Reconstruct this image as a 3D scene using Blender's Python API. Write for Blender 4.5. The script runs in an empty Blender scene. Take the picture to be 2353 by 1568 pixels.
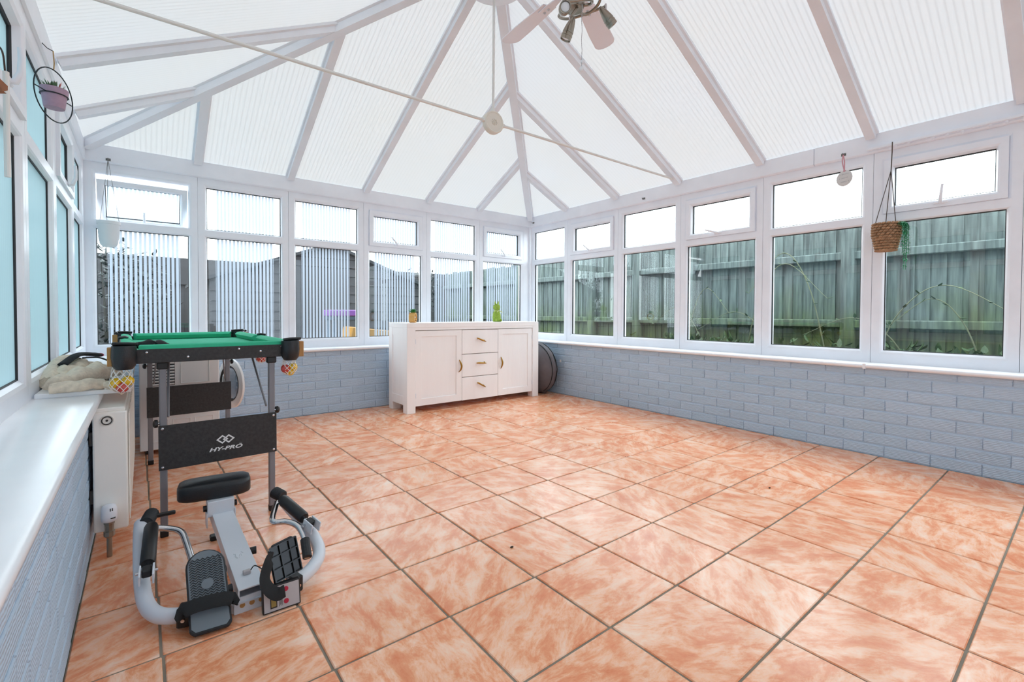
import bpy, bmesh, math, random
from mathutils import Vector, Matrix
R = math.radians
random.seed(7)
sc = bpy.context.scene
COL = sc.collection

# ------------------------------------------------------------------ camera
F_PX, PITCH, YAW, ROLL, SHIFT = 1070.599, -0.0197, 0.6688, 0.0035, -43.448
fw = Vector((math.sin(YAW)*math.cos(PITCH), math.cos(YAW)*math.cos(PITCH), math.sin(PITCH)))
rt = Vector((math.cos(YAW), -math.sin(YAW), 0)); up = rt.cross(fw)
r2 = rt*math.cos(ROLL)+up*math.sin(ROLL); u2 = -rt*math.sin(ROLL)+up*math.cos(ROLL)
cd = bpy.data.cameras.new('camera'); cam = bpy.data.objects.new('camera', cd); COL.objects.link(cam)
cd.sensor_fit = 'HORIZONTAL'; cd.sensor_width = 36; cd.lens = F_PX/2353*36
cd.shift_y = SHIFT/2353; cd.clip_start = .02
CAM = Vector((-3.752, -4.4085, .9278))
cam.matrix_world = Matrix(((r2.x,u2.x,-fw.x,CAM.x),(r2.y,u2.y,-fw.y,CAM.y),(r2.z,u2.z,-fw.z,CAM.z),(0,0,0,1)))
sc.camera = cam
# ------------------------------------------------------------------ overcast sky, exposure
w = bpy.data.worlds.new('overcast_sky'); sc.world = w; w.use_nodes = True
nt = w.node_tree; nt.nodes.clear()
wo = nt.nodes.new('ShaderNodeOutputWorld'); bg = nt.nodes.new('ShaderNodeBackground')
tc = nt.nodes.new('ShaderNodeTexCoord'); nz = nt.nodes.new('ShaderNodeTexNoise'); cr = nt.nodes.new('ShaderNodeValToRGB')
nz.inputs['Scale'].default_value = 2.2; nz.inputs['Detail'].default_value = 4
cr.color_ramp.elements[0].color = (.83,.93,1,1); cr.color_ramp.elements[1].color = (.91,.97,1,1)
cr.color_ramp.elements[0].position = .3; cr.color_ramp.elements[1].position = .7
nt.links.new(tc.outputs['Generated'], nz.inputs['Vector']); nt.links.new(nz.outputs['Fac'], cr.inputs['Fac'])
nt.links.new(cr.outputs['Color'], bg.inputs['Color']); nt.links.new(bg.outputs[0], wo.inputs[0])
bg.inputs['Strength'].default_value = 4.0
vs = sc.view_settings
sc.display_settings.display_device = 'sRGB'
vs.view_transform = 'Standard'; vs.look = 'None'; vs.gamma = 1; vs.use_curve_mapping = False
vs.exposure = 0.86
sc.cycles.max_bounces = 14; sc.cycles.diffuse_bounces = 7; sc.cycles.transparent_max_bounces = 24
sc.cycles.transmission_bounces = 10; sc.cycles.glossy_bounces = 5

# ------------------------------------------------------------------ materials
def srgb(*c):
    return tuple((x/255/12.92 if x/255 <= .04045 else ((x/255+.055)/1.055)**2.4) for x in c)
MATS = {}
def new_mat(name):
    m = bpy.data.materials.new(name); m.use_nodes = True; t = m.node_tree
    MATS[name] = m
    return m, t, t.nodes['Principled BSDF']
def mat(name, rgb, rough=.5, metal=0, spec=.5, noise=0, nscale=20, bump=0, bscale=60, coat=0, stretch=None):
    m, t, b = new_mat(name)
    c = srgb(*rgb); b.inputs['Base Color'].default_value = (*c,1)
    b.inputs['Roughness'].default_value = rough; b.inputs['Metallic'].default_value = metal
    b.inputs['Specular IOR Level'].default_value = spec; b.inputs['Coat Weight'].default_value = coat
    if noise or bump:
        tcn = t.nodes.new('ShaderNodeTexCoord'); mp = t.nodes.new('ShaderNodeMapping')
        t.links.new(tcn.outputs['Object'], mp.inputs['Vector'])
        if stretch: mp.inputs['Scale'].default_value = stretch
    if noise:
        n = t.nodes.new('ShaderNodeTexNoise'); n.inputs['Scale'].default_value = nscale; n.inputs['Detail'].default_value = 5
        t.links.new(mp.outputs[0], n.inputs['Vector'])
        r_ = t.nodes.new('ShaderNodeValToRGB')
        r_.color_ramp.elements[0].position = .3; r_.color_ramp.elements[1].position = .7
        r_.color_ramp.elements[0].color = (*[x*(1-noise) for x in c],1)
        r_.color_ramp.elements[1].color = (*[min(1,x*(1+noise)) for x in c],1)
        t.links.new(n.outputs['Fac'], r_.inputs['Fac']); t.links.new(r_.outputs[0], b.inputs['Base Color'])
    if bump:
        n2 = t.nodes.new('ShaderNodeTexNoise'); n2.inputs['Scale'].default_value = bscale; n2.inputs['Detail'].default_value = 4
        t.links.new(mp.outputs[0], n2.inputs['Vector'])
        bp = t.nodes.new('ShaderNodeBump'); bp.inputs['Strength'].default_value = bump; bp.inputs['Distance'].default_value = .004
        t.links.new(n2.outputs['Fac'], bp.inputs['Height']); t.links.new(bp.outputs[0], b.inputs['Normal'])
    return m

mat('upvc', (240,243,250), .32, noise=.03, nscale=6)
mat('upvc_sill', (246,248,252), .22, noise=.03, nscale=5)
mat('gasket', (38,40,44), .6)
mat('white_wall', (244,244,244), .8, bump=.1)
mat('mortar_paint', (182,204,224), .8, noise=.1, nscale=9, bump=.3, bscale=120)
mat('grout', (138,130,116), .85, noise=.22, nscale=6)
mat('rafter_white', (236,238,244), .35, noise=.04, nscale=4)
mat('black_plastic', (22,23,25), .42)
mat('black_gloss', (14,14,16), .15)
mat('black_rubber', (34,37,41), .6, bump=.3, bscale=150)
mat('pedal_rubber', (112,122,130), .55)
mat('black_vinyl', (30,33,37), .33, bump=.25, bscale=180)
mat('strap_black', (34,36,38), .9, bump=.4, bscale=300)
mat('frame_grey', (216,222,230), .35)
mat('leg_grey', (128,128,134), .38, metal=.15)
mat('chrome', (205,205,208), .14, metal=1)
mat('nickel', (158,150,138), .3, metal=1)
mat('brass', (166,124,50), .35, metal=.85)
mat('black_board', (46,45,46), .55, noise=.35, nscale=90, bump=.2, bscale=200)
mat('baize', (56,186,146), .9, noise=.06, nscale=30)
mat('baize_cushion', (58,190,146), .85, noise=.05, nscale=30)
mat('net_white', (240,240,238), .8)
mat('ball_yellow', (235,190,20), .2, coat=.5)
mat('ball_red', (205,70,62), .2, coat=.5)
mat('wood_end', (178,132,78), .6, noise=.1)
mat('painted_wood', (253,249,248), .42, noise=.035, nscale=10, bump=.25, bscale=60, stretch=(1,1,.12))
mat('timber_gap_shade', (126,104,86), .8, noise=.15, nscale=12)  # carcass wood, toned dark so gap shade round doors and drawers is in the colour
mat('louvre_shade', (74,74,76), .6)  # flat dark colour painted in for the shaded opening behind the dryer slats
mat('radiator_cream', (252,249,242), .38, noise=.03, nscale=5)
mat('radiator_dark', (52,50,48), .5)
mat('dryer_white', (246,245,244), .4)
mat('door_rim', (236,236,236), .3)
mat('fabric_grey', (104,100,104), .9, noise=.1, nscale=12, bump=.3, bscale=40)
mat('piping_black', (24,24,27), .7)
mat('knit_beige', (226,212,192), .95, noise=.12, nscale=60, bump=.8, bscale=120)
mat('knit_brown', (150,96,66), .95, noise=.1, nscale=60)
mat('magenta', (176,36,86), .8)
mat('lilac_clay', (178,150,170), .75, noise=.06, nscale=60, bump=.2, bscale=150)
mat('wire_dark', (44,52,56), .5, metal=.4)
mat('jute', (176,146,96), .9)
mat('leaf_succulent', (88,120,84), .55, noise=.25, nscale=40)
mat('leaf_red', (186,108,104), .55)
mat('leaf_green', (44,128,58), .5, noise=.25, nscale=40)
mat('leaf_trail', (46,140,92), .5, noise=.3, nscale=60)
mat('pot_white', (226,228,230), .5)
mat('chain_grey', (120,118,116), .4, metal=.5)
mat('string_dark', (70,58,52), .9)
mat('wicker', (166,130,98), .8, noise=.35, nscale=45, bump=.5, bscale=100)
mat('plaque_white', (214,212,210), .7, noise=.02)
mat('plaque_ink', (160,160,164), .8)
mat('ribbon_pink', (206,150,160), .7)
mat('bamboo', (222,170,98), .5, noise=.05)
mat('moss_green', (150,178,72), .95, noise=.18, nscale=90, bump=1, bscale=200)
mat('bow_cream', (214,220,160), .8)
mat('cream_plastic', (228,222,210), .4)
mat('rod_white', (230,228,224), .35)
mat('fan_white', (240,236,242), .4)
mat('bulb_glass', (235,238,242), .08)
mat('lcd', (150,128,66), .3)
mat('monitor_grey', (186,182,184), .45)
mat('button_red', (186,24,60), .4)
mat('print_white', (235,235,235), .6)
mat('print_grey', (215,220,224), .6)
mat('fence_wood', (138,134,120), .85, noise=.22, nscale=7, bump=.6, bscale=30, stretch=(1,1,.1))
mat('shed_wood', (44,43,46), .8, noise=.25, nscale=8, bump=.4, bscale=30, stretch=(.15,1,1))
mat('shed_roof', (36,38,42), .9, noise=.1)
mat('garden_earth', (36,42,20), .95, noise=.4, nscale=3, bump=1, bscale=15)
mat('sleeper', (34,32,28), .9, noise=.3, nscale=8)
mat('bramble_stem', (104,108,80), .7)
mat('leaf_garden', (36,62,18), .6, noise=.35, nscale=9)
mat('leaf_dark', (18,28,28), .6, noise=.3, nscale=9)
mat('toy_purple', (112,52,142), .35)
mat('toy_blue', (44,72,94), .4)
mat('toy_yellow', (160,112,30), .4)
mat('debris', (60,46,36), .9)

def brick_mat():
    m, t, b = new_mat('painted_brick')
    N, L = t.nodes, t.links
    oi = N.new('ShaderNodeObjectInfo'); tcn = N.new('ShaderNodeTexCoord')
    cr_ = N.new('ShaderNodeValToRGB')
    cr_.color_ramp.elements[0].color = (*srgb(180,203,223),1); cr_.color_ramp.elements[1].color = (*srgb(189,210,230),1)
    L.new(oi.outputs['Random'], cr_.inputs['Fac'])
    L.new(cr_.outputs[0], b.inputs['Base Color']); b.inputs['Roughness'].default_value = .68
    ad = N.new('ShaderNodeVectorMath'); ad.operation = 'MULTIPLY_ADD'; ad.inputs[1].default_value = (1,1,1)
    cv = N.new('ShaderNodeCombineXYZ'); mu = N.new('ShaderNodeMath'); mu.operation = 'MULTIPLY'; mu.inputs[1].default_value = 50
    L.new(oi.outputs['Random'], mu.inputs[0]); L.new(mu.outputs[0], cv.inputs[0]); L.new(mu.outputs[0], cv.inputs[1])
    L.new(tcn.outputs['Object'], ad.inputs[0]); L.new(cv.outputs[0], ad.inputs[2])
    wv = N.new('ShaderNodeTexWave'); wv.bands_direction = 'Z'; wv.inputs['Scale'].default_value = 34
    wv.inputs['Distortion'].default_value = 3.5; wv.inputs['Detail'].default_value = 2; wv.inputs['Detail Scale'].default_value = 1.2
    L.new(ad.outputs[0], wv.inputs['Vector'])
    nz_ = N.new('ShaderNodeTexNoise'); nz_.inputs['Scale'].default_value = 90; nz_.inputs['Detail'].default_value = 4
    L.new(ad.outputs[0], nz_.inputs['Vector'])
    mx = N.new('ShaderNodeMath'); mx.operation = 'MULTIPLY_ADD'; mx.inputs[1].default_value = .8
    L.new(nz_.outputs['Fac'], mx.inputs[0]); L.new(wv.outputs['Fac'], mx.inputs[2])
    bp = N.new('ShaderNodeBump'); bp.inputs['Strength'].default_value = .55; bp.inputs['Distance'].default_value = .004
    L.new(mx.outputs[0], bp.inputs['Height']); L.new(bp.outputs[0], b.inputs['Normal'])
brick_mat()

def tile_mat():
    m, t, b = new_mat('terracotta_tile')
    N, L = t.nodes, t.links
    oi = N.new('ShaderNodeObjectInfo'); tcn = N.new('ShaderNodeTexCoord')
    mu = N.new('ShaderNodeMath'); mu.operation = 'MULTIPLY'; mu.inputs[1].default_value = 60
    L.new(oi.outputs['Random'], mu.inputs[0])
    cv = N.new('ShaderNodeCombineXYZ'); [L.new(mu.outputs[0], cv.inputs[k]) for k in range(3)]
    an = N.new('ShaderNodeMath'); an.operation = 'MULTIPLY'; an.inputs[1].default_value = 37.7
    L.new(oi.outputs['Random'], an.inputs[0])
    vr = N.new('ShaderNodeVectorRotate'); vr.rotation_type = 'Z_AXIS'
    L.new(tcn.outputs['Object'], vr.inputs['Vector']); L.new(an.outputs[0], vr.inputs['Angle'])
    mp = N.new('ShaderNodeMapping'); mp.inputs['Scale'].default_value = (1,2.1,1)
    L.new(vr.outputs[0], mp.inputs['Vector'])
    ad = N.new('ShaderNodeVectorMath'); ad.operation = 'ADD'; L.new(mp.outputs[0], ad.inputs[0]); L.new(cv.outputs[0], ad.inputs[1])
    n1 = N.new('ShaderNodeTexNoise'); n1.inputs['Scale'].default_value = 7.5; n1.inputs['Detail'].default_value = 9
    n1.inputs['Roughness'].default_value = .74; n1.inputs['Distortion'].default_value = .35
    L.new(ad.outputs[0], n1.inputs['Vector'])
    cr_ = N.new('ShaderNodeValToRGB'); e = cr_.color_ramp.elements
    e[0].position = .30; e[0].color = (*srgb(226,128,82),1)
    e[1].position = .74; e[1].color = (*srgb(255,232,212),1)
    for p_, c_ in ((.44,(240,160,116)),(.53,(251,194,158)),(.62,(254,214,188))):
        k = e.new(p_); k.color = (*srgb(*c_),1)
    L.new(n1.outputs['Fac'], cr_.inputs['Fac'])
    n3 = N.new('ShaderNodeTexNoise'); n3.inputs['Scale'].default_value = 2.2; n3.inputs['Detail'].default_value = 2
    L.new(ad.outputs[0], n3.inputs['Vector'])
    mxc = N.new('ShaderNodeMix'); mxc.data_type = 'RGBA'; mxc.blend_type = 'MULTIPLY'
    cr2 = N.new('ShaderNodeValToRGB'); cr2.color_ramp.elements[0].position = .35; cr2.color_ramp.elements[1].position = .62
    cr2.color_ramp.elements[0].color = (.93,.84,.77,1); cr2.color_ramp.elements[1].color = (1,1,1,1)
    L.new(n3.outputs['Fac'], cr2.inputs['Fac'])
    mxc.inputs['Factor'].default_value = 1
    L.new(cr_.outputs[0], mxc.inputs[6]); L.new(cr2.outputs[0], mxc.inputs[7])
    L.new(mxc.outputs[2], b.inputs['Base Color'])
    b.inputs['Roughness'].default_value = .25; b.inputs['Specular IOR Level'].default_value = .38
    n2 = N.new('ShaderNodeTexNoise'); n2.inputs['Scale'].default_value = 8; n2.inputs['Detail'].default_value = 3; n2.inputs['Distortion'].default_value = 1
    L.new(ad.outputs[0], n2.inputs['Vector'])
    bp = N.new('ShaderNodeBump'); bp.inputs['Strength'].default_value = .16; bp.inputs['Distance'].default_value = .006
    L.new(n2.outputs['Fac'], bp.inputs['Height']); L.new(bp.outputs[0], b.inputs['Normal'])
tile_mat()

def glass_mat(name, tint, boost=1.0, rough=0.0):
    m, t, b = new_mat(name); N, L = t.nodes, t.links; N.remove(b)
    out = [n for n in N if n.type == 'OUTPUT_MATERIAL'][0]
    tr = N.new('ShaderNodeBsdfTransparent'); tr.inputs[0].default_value = (*tint,1)
    gl = N.new('ShaderNodeBsdfGlossy'); gl.inputs['Roughness'].default_value = rough; gl.inputs[0].default_value = (.97,1,1,1)
    fr = N.new('ShaderNodeFresnel')
    ge = N.new('ShaderNodeNewGeometry'); ir = N.new('ShaderNodeMapRange')      # same reflectance from both faces of the thin pane
    ir.inputs['To Min'].default_value = 1.5; ir.inputs['To Max'].default_value = 1/1.5
    L.new(ge.outputs['Backfacing'], ir.inputs['Value']); L.new(ir.outputs[0], fr.inputs['IOR'])
    mu = N.new('ShaderNodeMath'); mu.operation = 'MULTIPLY'; mu.inputs[1].default_value = boost; mu.use_clamp = True
    L.new(fr.outputs[0], mu.inputs[0])
    mx = N.new('ShaderNodeMixShader'); L.new(mu.outputs[0], mx.inputs[0]); L.new(tr.outputs[0], mx.inputs[1]); L.new(gl.outputs[0], mx.inputs[2])
    L.new(mx.outputs[0], out.inputs[0])
glass_mat('glass', (.90,.95,.95), 1.7)
glass_mat('glass_dark', (.55,.57,.60), 2.2)

def translucent_mat(name, rgb, clear=0.0, gloss=.05, stripes=None, scale=40, depth=.1, refl=.12, back=(.8,.8,.8)):
    m, t, b = new_mat(name); N, L = t.nodes, t.links; N.remove(b)
    out = [n for n in N if n.type == 'OUTPUT_MATERIAL'][0]
    tl = N.new('ShaderNodeBsdfTranslucent'); tl.inputs[0].default_value = (*rgb,1)
    df = N.new('ShaderNodeBsdfDiffuse'); df.inputs[0].default_value = (*back,1)
    tr = N.new('ShaderNodeBsdfTransparent'); gl = N.new('ShaderNodeBsdfGlossy'); gl.inputs['Roughness'].default_value = .25
    m1 = N.new('ShaderNodeMixShader'); m1.inputs[0].default_value = refl
    L.new(tl.outputs[0], m1.inputs[1]); L.new(df.outputs[0], m1.inputs[2])
    m2 = N.new('ShaderNodeMixShader'); m2.inputs[0].default_value = clear; L.new(m1.outputs[0], m2.inputs[1]); L.new(tr.outputs[0], m2.inputs[2])
    m3 = N.new('ShaderNodeMixShader'); m3.inputs[0].default_value = gloss; L.new(m2.outputs[0], m3.inputs[1]); L.new(gl.outputs[0], m3.inputs[2])
    L.new(m3.outputs[0], out.inputs[0])
    if stripes:
        tcn = N.new('ShaderNodeTexCoord'); wv = N.new('ShaderNodeTexWave'); wv.bands_direction = stripes
        wv.inputs['Scale'].default_value = scale; wv.inputs['Distortion'].default_value = .15
        L.new(tcn.outputs['Object'], wv.inputs['Vector'])
        nn = N.new('ShaderNodeTexNoise'); nn.inputs['Scale'].default_value = 1.3; nn.inputs['Detail'].default_value = 3
        L.new(tcn.outputs['Object'], nn.inputs['Vector'])
        cr_ = N.new('ShaderNodeValToRGB')
        cr_.color_ramp.elements[0].color = (*[x*(1-depth) for x in rgb],1); cr_.color_ramp.elements[1].color = (*rgb,1)
        cr_.color_ramp.elements[1].position = .35
        L.new(wv.outputs['Fac'], cr_.inputs['Fac'])
        c2 = N.new('ShaderNodeValToRGB'); c2.color_ramp.elements[0].position = .35; c2.color_ramp.elements[1].position = .65
        c2.color_ramp.elements[0].color = (1,.985,.95,1); c2.color_ramp.elements[1].color = (1,1,1,1)
        L.new(nn.outputs['Fac'], c2.inputs['Fac'])
        mx = N.new('ShaderNodeMix'); mx.data_type = 'RGBA'; mx.blend_type = 'MULTIPLY'; mx.inputs['Factor'].default_value = 1
        L.new(cr_.outputs[0], mx.inputs[6]); L.new(c2.outputs[0], mx.inputs[7])
        L.new(mx.outputs[2], tl.inputs[0])
translucent_mat('polycarbonate_side', (.182,.182,.185), 0, .03, 'Y', 10, .14, .5, (.82,.83,.84))
translucent_mat('polycarbonate_hip', (.182,.182,.181), 0, .03, 'X', 10, .14, .5, (.82,.83,.84))
translucent_mat('film', (.32,.365,.44), .03, .03, refl=.3, back=(.8,.85,.9))
translucent_mat('privacy_blue', (.125,.182,.204), .0, .03, 'Y', 12, .12, .3, (.5,.72,.78))

def algae_wood():
    m, t, b = new_mat('fence_algae'); N, L = t.nodes, t.links
    g = N.new('ShaderNodeNewGeometry'); sp = N.new('ShaderNodeSeparateXYZ'); L.new(g.outputs['Position'], sp.inputs[0])
    nn = N.new('ShaderNodeTexNoise'); nn.inputs['Scale'].default_value = 2.2; nn.inputs['Detail'].default_value = 5
    L.new(g.outputs['Position'], nn.inputs['Vector'])
    mp = N.new('ShaderNodeMapping'); mp.inputs['Scale'].default_value = (9,9,.7); L.new(g.outputs['Position'], mp.inputs['Vector'])
    gr = N.new('ShaderNodeTexNoise'); gr.inputs['Scale'].default_value = 4; gr.inputs['Detail'].default_value = 6; L.new(mp.outputs[0], gr.inputs['Vector'])
    # algae grows from damp ground: height pushed about by noise
    h = N.new('ShaderNodeMath'); h.operation = 'MULTIPLY_ADD'; h.inputs[1].default_value = 1.5
    L.new(nn.outputs['Fac'], h.inputs[0]); L.new(sp.outputs['Z'], h.inputs[2])
    mr = N.new('ShaderNodeMapRange'); mr.inputs['From Min'].default_value = 1.2; mr.inputs['From Max'].default_value = 1.95
    mr.inputs['To Min'].default_value = 1; mr.inputs['To Max'].default_value = .05; L.new(h.outputs[0], mr.inputs['Value'])
    wr = N.new('ShaderNodeValToRGB'); wr.color_ramp.elements[0].position = .3; wr.color_ramp.elements[1].position = .72
    wr.color_ramp.elements[0].color = (*srgb(60,68,68),1); wr.color_ramp.elements[1].color = (*srgb(106,118,116),1)
    L.new(gr.outputs['Fac'], wr.inputs['Fac'])
    ar = N.new('ShaderNodeValToRGB'); ar.color_ramp.elements[0].position = .3; ar.color_ramp.elements[1].position = .72
    ar.color_ramp.elements[0].color = (*srgb(44,56,20),1); ar.color_ramp.elements[1].color = (*srgb(88,104,46),1)
    L.new(gr.outputs['Fac'], ar.inputs['Fac'])
    mx = N.new('ShaderNodeMix'); mx.data_type = 'RGBA'; L.new(mr.outputs[0], mx.inputs['Factor'])
    L.new(wr.outputs[0], mx.inputs[6]); L.new(ar.outputs[0], mx.inputs[7]); L.new(mx.outputs[2], b.inputs['Base Color'])
    b.inputs['Roughness'].default_value = .85
algae_wood()

# ------------------------------------------------------------------ scene-graph helpers
XF = {}
def tag(o, label=None, cat=None, group=None, kind=None):
    if label: o['label'] = label
    if cat: o['category'] = cat
    if group: o['group'] = group
    if kind: o['kind'] = kind
    return o
def thing(name, label, cat, loc=(0,0,0), rz=0, group=None, kind=None):
    o = bpy.data.objects.new(name, None); COL.objects.link(o); o.empty_display_size = .05
    o.location = loc; o.rotation_euler = (0,0,rz)
    XF[o] = Matrix.Translation(loc) @ Matrix.Rotation(rz,4,'Z')
    return tag(o, label, cat, group, kind)
def V(*a): return Vector(a)

class MB:
    def __init__(s): s.v = []; s.f = []
    def add(s, vs_, fs):
        o = len(s.v); s.v += [tuple(x) for x in vs_]; s.f += [tuple(i+o for i in f) for f in fs]; return s
    def box(s, x0,y0,z0,x1,y1,z1):
        return s.add([(x0,y0,z0),(x1,y0,z0),(x1,y1,z0),(x0,y1,z0),(x0,y0,z1),(x1,y0,z1),(x1,y1,z1),(x0,y1,z1)],
            [(0,3,2,1),(4,5,6,7),(0,1,5,4),(1,2,6,5),(2,3,7,6),(3,0,4,7)])
    def cbox(s, c, h, m=None):
        c = Vector(c); vs_ = []
        for k in range(8):
            q = Vector(((k&1)*2-1, ((k>>1)&1)*2-1, (k>>2)*2-1)); q = Vector((q.x*h[0],q.y*h[1],q.z*h[2]))
            vs_.append(c + (m @ q if m else q))
        return s.add(vs_, [(0,2,3,1),(4,5,7,6),(0,1,5,4),(1,3,7,5),(3,2,6,7),(2,0,4,6)])
    def tube(s, pts, r, n=10, caps=True, flat=None, closed=False):
        """round tube along pts; r is a number or one per point; flat=(side scale, up scale, up vector)"""
        pts = [Vector(p) for p in pts]; N_ = len(pts); rr = r if isinstance(r,(list,tuple)) else [r]*N_
        tn = []
        for i in range(N_):
            a = pts[(i-1)%N_] if (closed or i>0) else pts[i]; b = pts[(i+1)%N_] if (closed or i<N_-1) else pts[i]
            tn.append((b-a).normalized())
        ref = flat[2] if flat else (V(0,0,1) if abs(tn[0].z) < .9 else V(1,0,0))
        u = tn[0].cross(ref).normalized(); vs_ = []
        for i in range(N_):
            if flat: u = tn[i].cross(ref).normalized()
            else:
                u = (u - tn[i]*u.dot(tn[i])).normalized()
            w_ = tn[i].cross(u) * -1
            for k in range(n):
                a = 2*math.pi*k/n; su, sw = (flat[0],flat[1]) if flat else (1,1)
                vs_.append(pts[i] + u*(math.cos(a)*rr[i]*su) + w_*(math.sin(a)*rr[i]*sw))
        fs = []
        for i in range(N_ if closed else N_-1):
            j = (i+1)%N_
            for k in range(n):
                fs.append((i*n+k, i*n+(k+1)%n, j*n+(k+1)%n, j*n+k))
        if caps and not closed:
            fs.append(tuple(range(n))[::-1]); fs.append(tuple((N_-1)*n+k for k in range(n)))
        return s.add(vs_, fs)
    def cyl(s, p, q, r, r1=None, n=14): return s.tube([p,q],[r, r if r1 is None else r1], n)
    def lathe(s, prof, o=(0,0,0), ax=(0,0,1), n=24, closed=False):
        o = Vector(o); ax = Vector(ax).normalized()
        u = ax.cross(V(1,0,0) if abs(ax.x) < .9 else V(0,1,0)).normalized(); w_ = ax.cross(u)
        vs_ = []; fs = []
        for r_, h in prof:
            for k in range(n):
                a = 2*math.pi*k/n; vs_.append(o + ax*h + u*(r_*math.cos(a)) + w_*(r_*math.sin(a)))
        for i in range(len(prof)-1):
            for k in range(n): fs.append((i*n+k, i*n+(k+1)%n, (i+1)*n+(k+1)%n, (i+1)*n+k))
        if closed:
            m_ = (len(prof)-1)*n
            for k in range(n): fs.append((m_+k, m_+(k+1)%n, (k+1)%n, k))
            return s.add(vs_, fs)
        if prof[0][0] > 1e-6: fs.append(tuple(range(n))[::-1])
        if prof[-1][0] > 1e-6: fs.append(tuple((len(prof)-1)*n+k for k in range(n)))
        return s.add(vs_, fs)
    def sphere(s, c, r, n=14, m=9, sc_=(1,1,1)):
        c = Vector(c); vs_ = []; fs = []
        for i in range(m+1):
            t_ = math.pi*i/m
            for k in range(n):
                a = 2*math.pi*k/n
                vs_.append(c+V(r*sc_[0]*math.sin(t_)*math.cos(a), r*sc_[1]*math.sin(t_)*math.sin(a), r*sc_[2]*math.cos(t_)))
        for i in range(m):
            for k in range(n): fs.append((i*n+k,(i+1)*n+k,(i+1)*n+(k+1)%n,i*n+(k+1)%n))
        return s.add(vs_, fs)
    def prism(s, poly, fn, d0, d1):
        """2-D outline pushed through fn(u,v,d) from d0 to d1"""
        n = len(poly)
        vs_ = [fn(a,b,d0) for a,b in poly]+[fn(a,b,d1) for a,b in poly]
        fs = [tuple(range(n))[::-1], tuple(range(n,2*n))]+[(k,(k+1)%n,n+(k+1)%n,n+k) for k in range(n)]
        return s.add(vs_, fs)
    def ring(s, outer, inner, prof, fn):
        """mitred rectangular frame; prof = (f, d): f goes from outer (0) to inner (1), d is depth"""
        vs_ = []
        for f_, d in prof:
            a = [outer[k]+(inner[k]-outer[k])*f_ for k in range(4)]
            vs_ += [fn(a[0],d,a[2]), fn(a[1],d,a[2]), fn(a[1],d,a[3]), fn(a[0],d,a[3])]
        n = len(prof); fs = []
        for i in range(n):
            j = (i+1)%n
            for k in range(4): fs.append((i*4+k, i*4+(k+1)%4, j*4+(k+1)%4, j*4+k))
        return s.add(vs_, fs)
    def mesh(s, name, m, bevel=0, smooth=None, seg=1):
        bm = bmesh.new(); vv = [bm.verts.new(p) for p in s.v]
        for f in s.f:
            try: bm.faces.new([vv[i] for i in f])
            except ValueError: pass
        bmesh.ops.remove_doubles(bm, verts=bm.verts, dist=1e-6)
        bmesh.ops.recalc_face_normals(bm, faces=bm.faces)
        if bevel:
            ed = [e for e in bm.edges if len(e.link_faces) == 2 and e.calc_face_angle(0) > .6]
            bmesh.ops.bevel(bm, geom=ed, offset=bevel, segments=seg, affect='EDGES', profile=.5, clamp_overlap=True)
        me = bpy.data.meshes.new(name); bm.to_mesh(me); bm.free()
        me.materials.append(MATS[m])
        if smooth:
            me.polygons.foreach_set('use_smooth',[True]*len(me.polygons))
            me.set_sharp_from_angle(angle=R(smooth))
        return me
    def build(s, name, m, parent=None, bevel=0, smooth=None, local=False, seg=1, label=None):
        if parent is not None and not local:
            inv = XF[parent].inverted(); s.v = [tuple(inv @ Vector(p)) for p in s.v]
        o = bpy.data.objects.new(name, s.mesh(name, m, bevel, smooth, seg)); COL.objects.link(o)
        if parent is not None: o.parent = parent; XF[o] = XF[parent]
        else: XF[o] = Matrix()
        if label: o['label'] = label
        return o
def place(me, name, parent, world, rz=0):
    o = bpy.data.objects.new(name, me); COL.objects.link(o); o.parent = parent
    o.location = XF[parent].inverted() @ Vector(world); o.rotation_euler = (0,0,rz)
    XF[o] = XF[parent] @ Matrix.Translation(o.location) @ Matrix.Rotation(rz,4,'Z')
    return o
def single(mb, name, m, label, cat, base, group=None, kind=None, **kw):
    """a thing that is one mesh: origin at its base"""
    base = Vector(base); mb.v = [tuple(Vector(p)-base) for p in mb.v]
    o = mb.build(name, m, None, local=True, **kw); o.location = base; XF[o] = Matrix.Translation(base)
    return tag(o, label, cat, group, kind)
def struct(mb, name, m, label, cat, **kw):
    return tag(mb.build(name, m, None, **kw), label, cat, kind='structure')
def arc(c, r, a0, a1, n, u=V(1,0,0), v_=V(0,1,0)):
    c = Vector(c)
    return [c+u*(r*math.cos(a0+(a1-a0)*k/n))+v_*(r*math.sin(a0+(a1-a0)*k/n)) for k in range(n+1)]
def bez(pts, n=8):
    """Catmull-Rom through pts"""
    P_ = [Vector(p) for p in pts]; P_ = [P_[0]*2-P_[1]]+P_+[P_[-1]*2-P_[-2]]; out = []
    for i in range(1,len(P_)-2):
        a,b,c,d = P_[i-1:i+3]
        for k in range(n):
            t_ = k/n; out.append(.5*((2*b)+(c-a)*t_+(2*a-5*b+4*c-d)*t_*t_+(3*b-a-3*c+d)*t_**3))
    out.append(P_[-2]); return out
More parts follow.
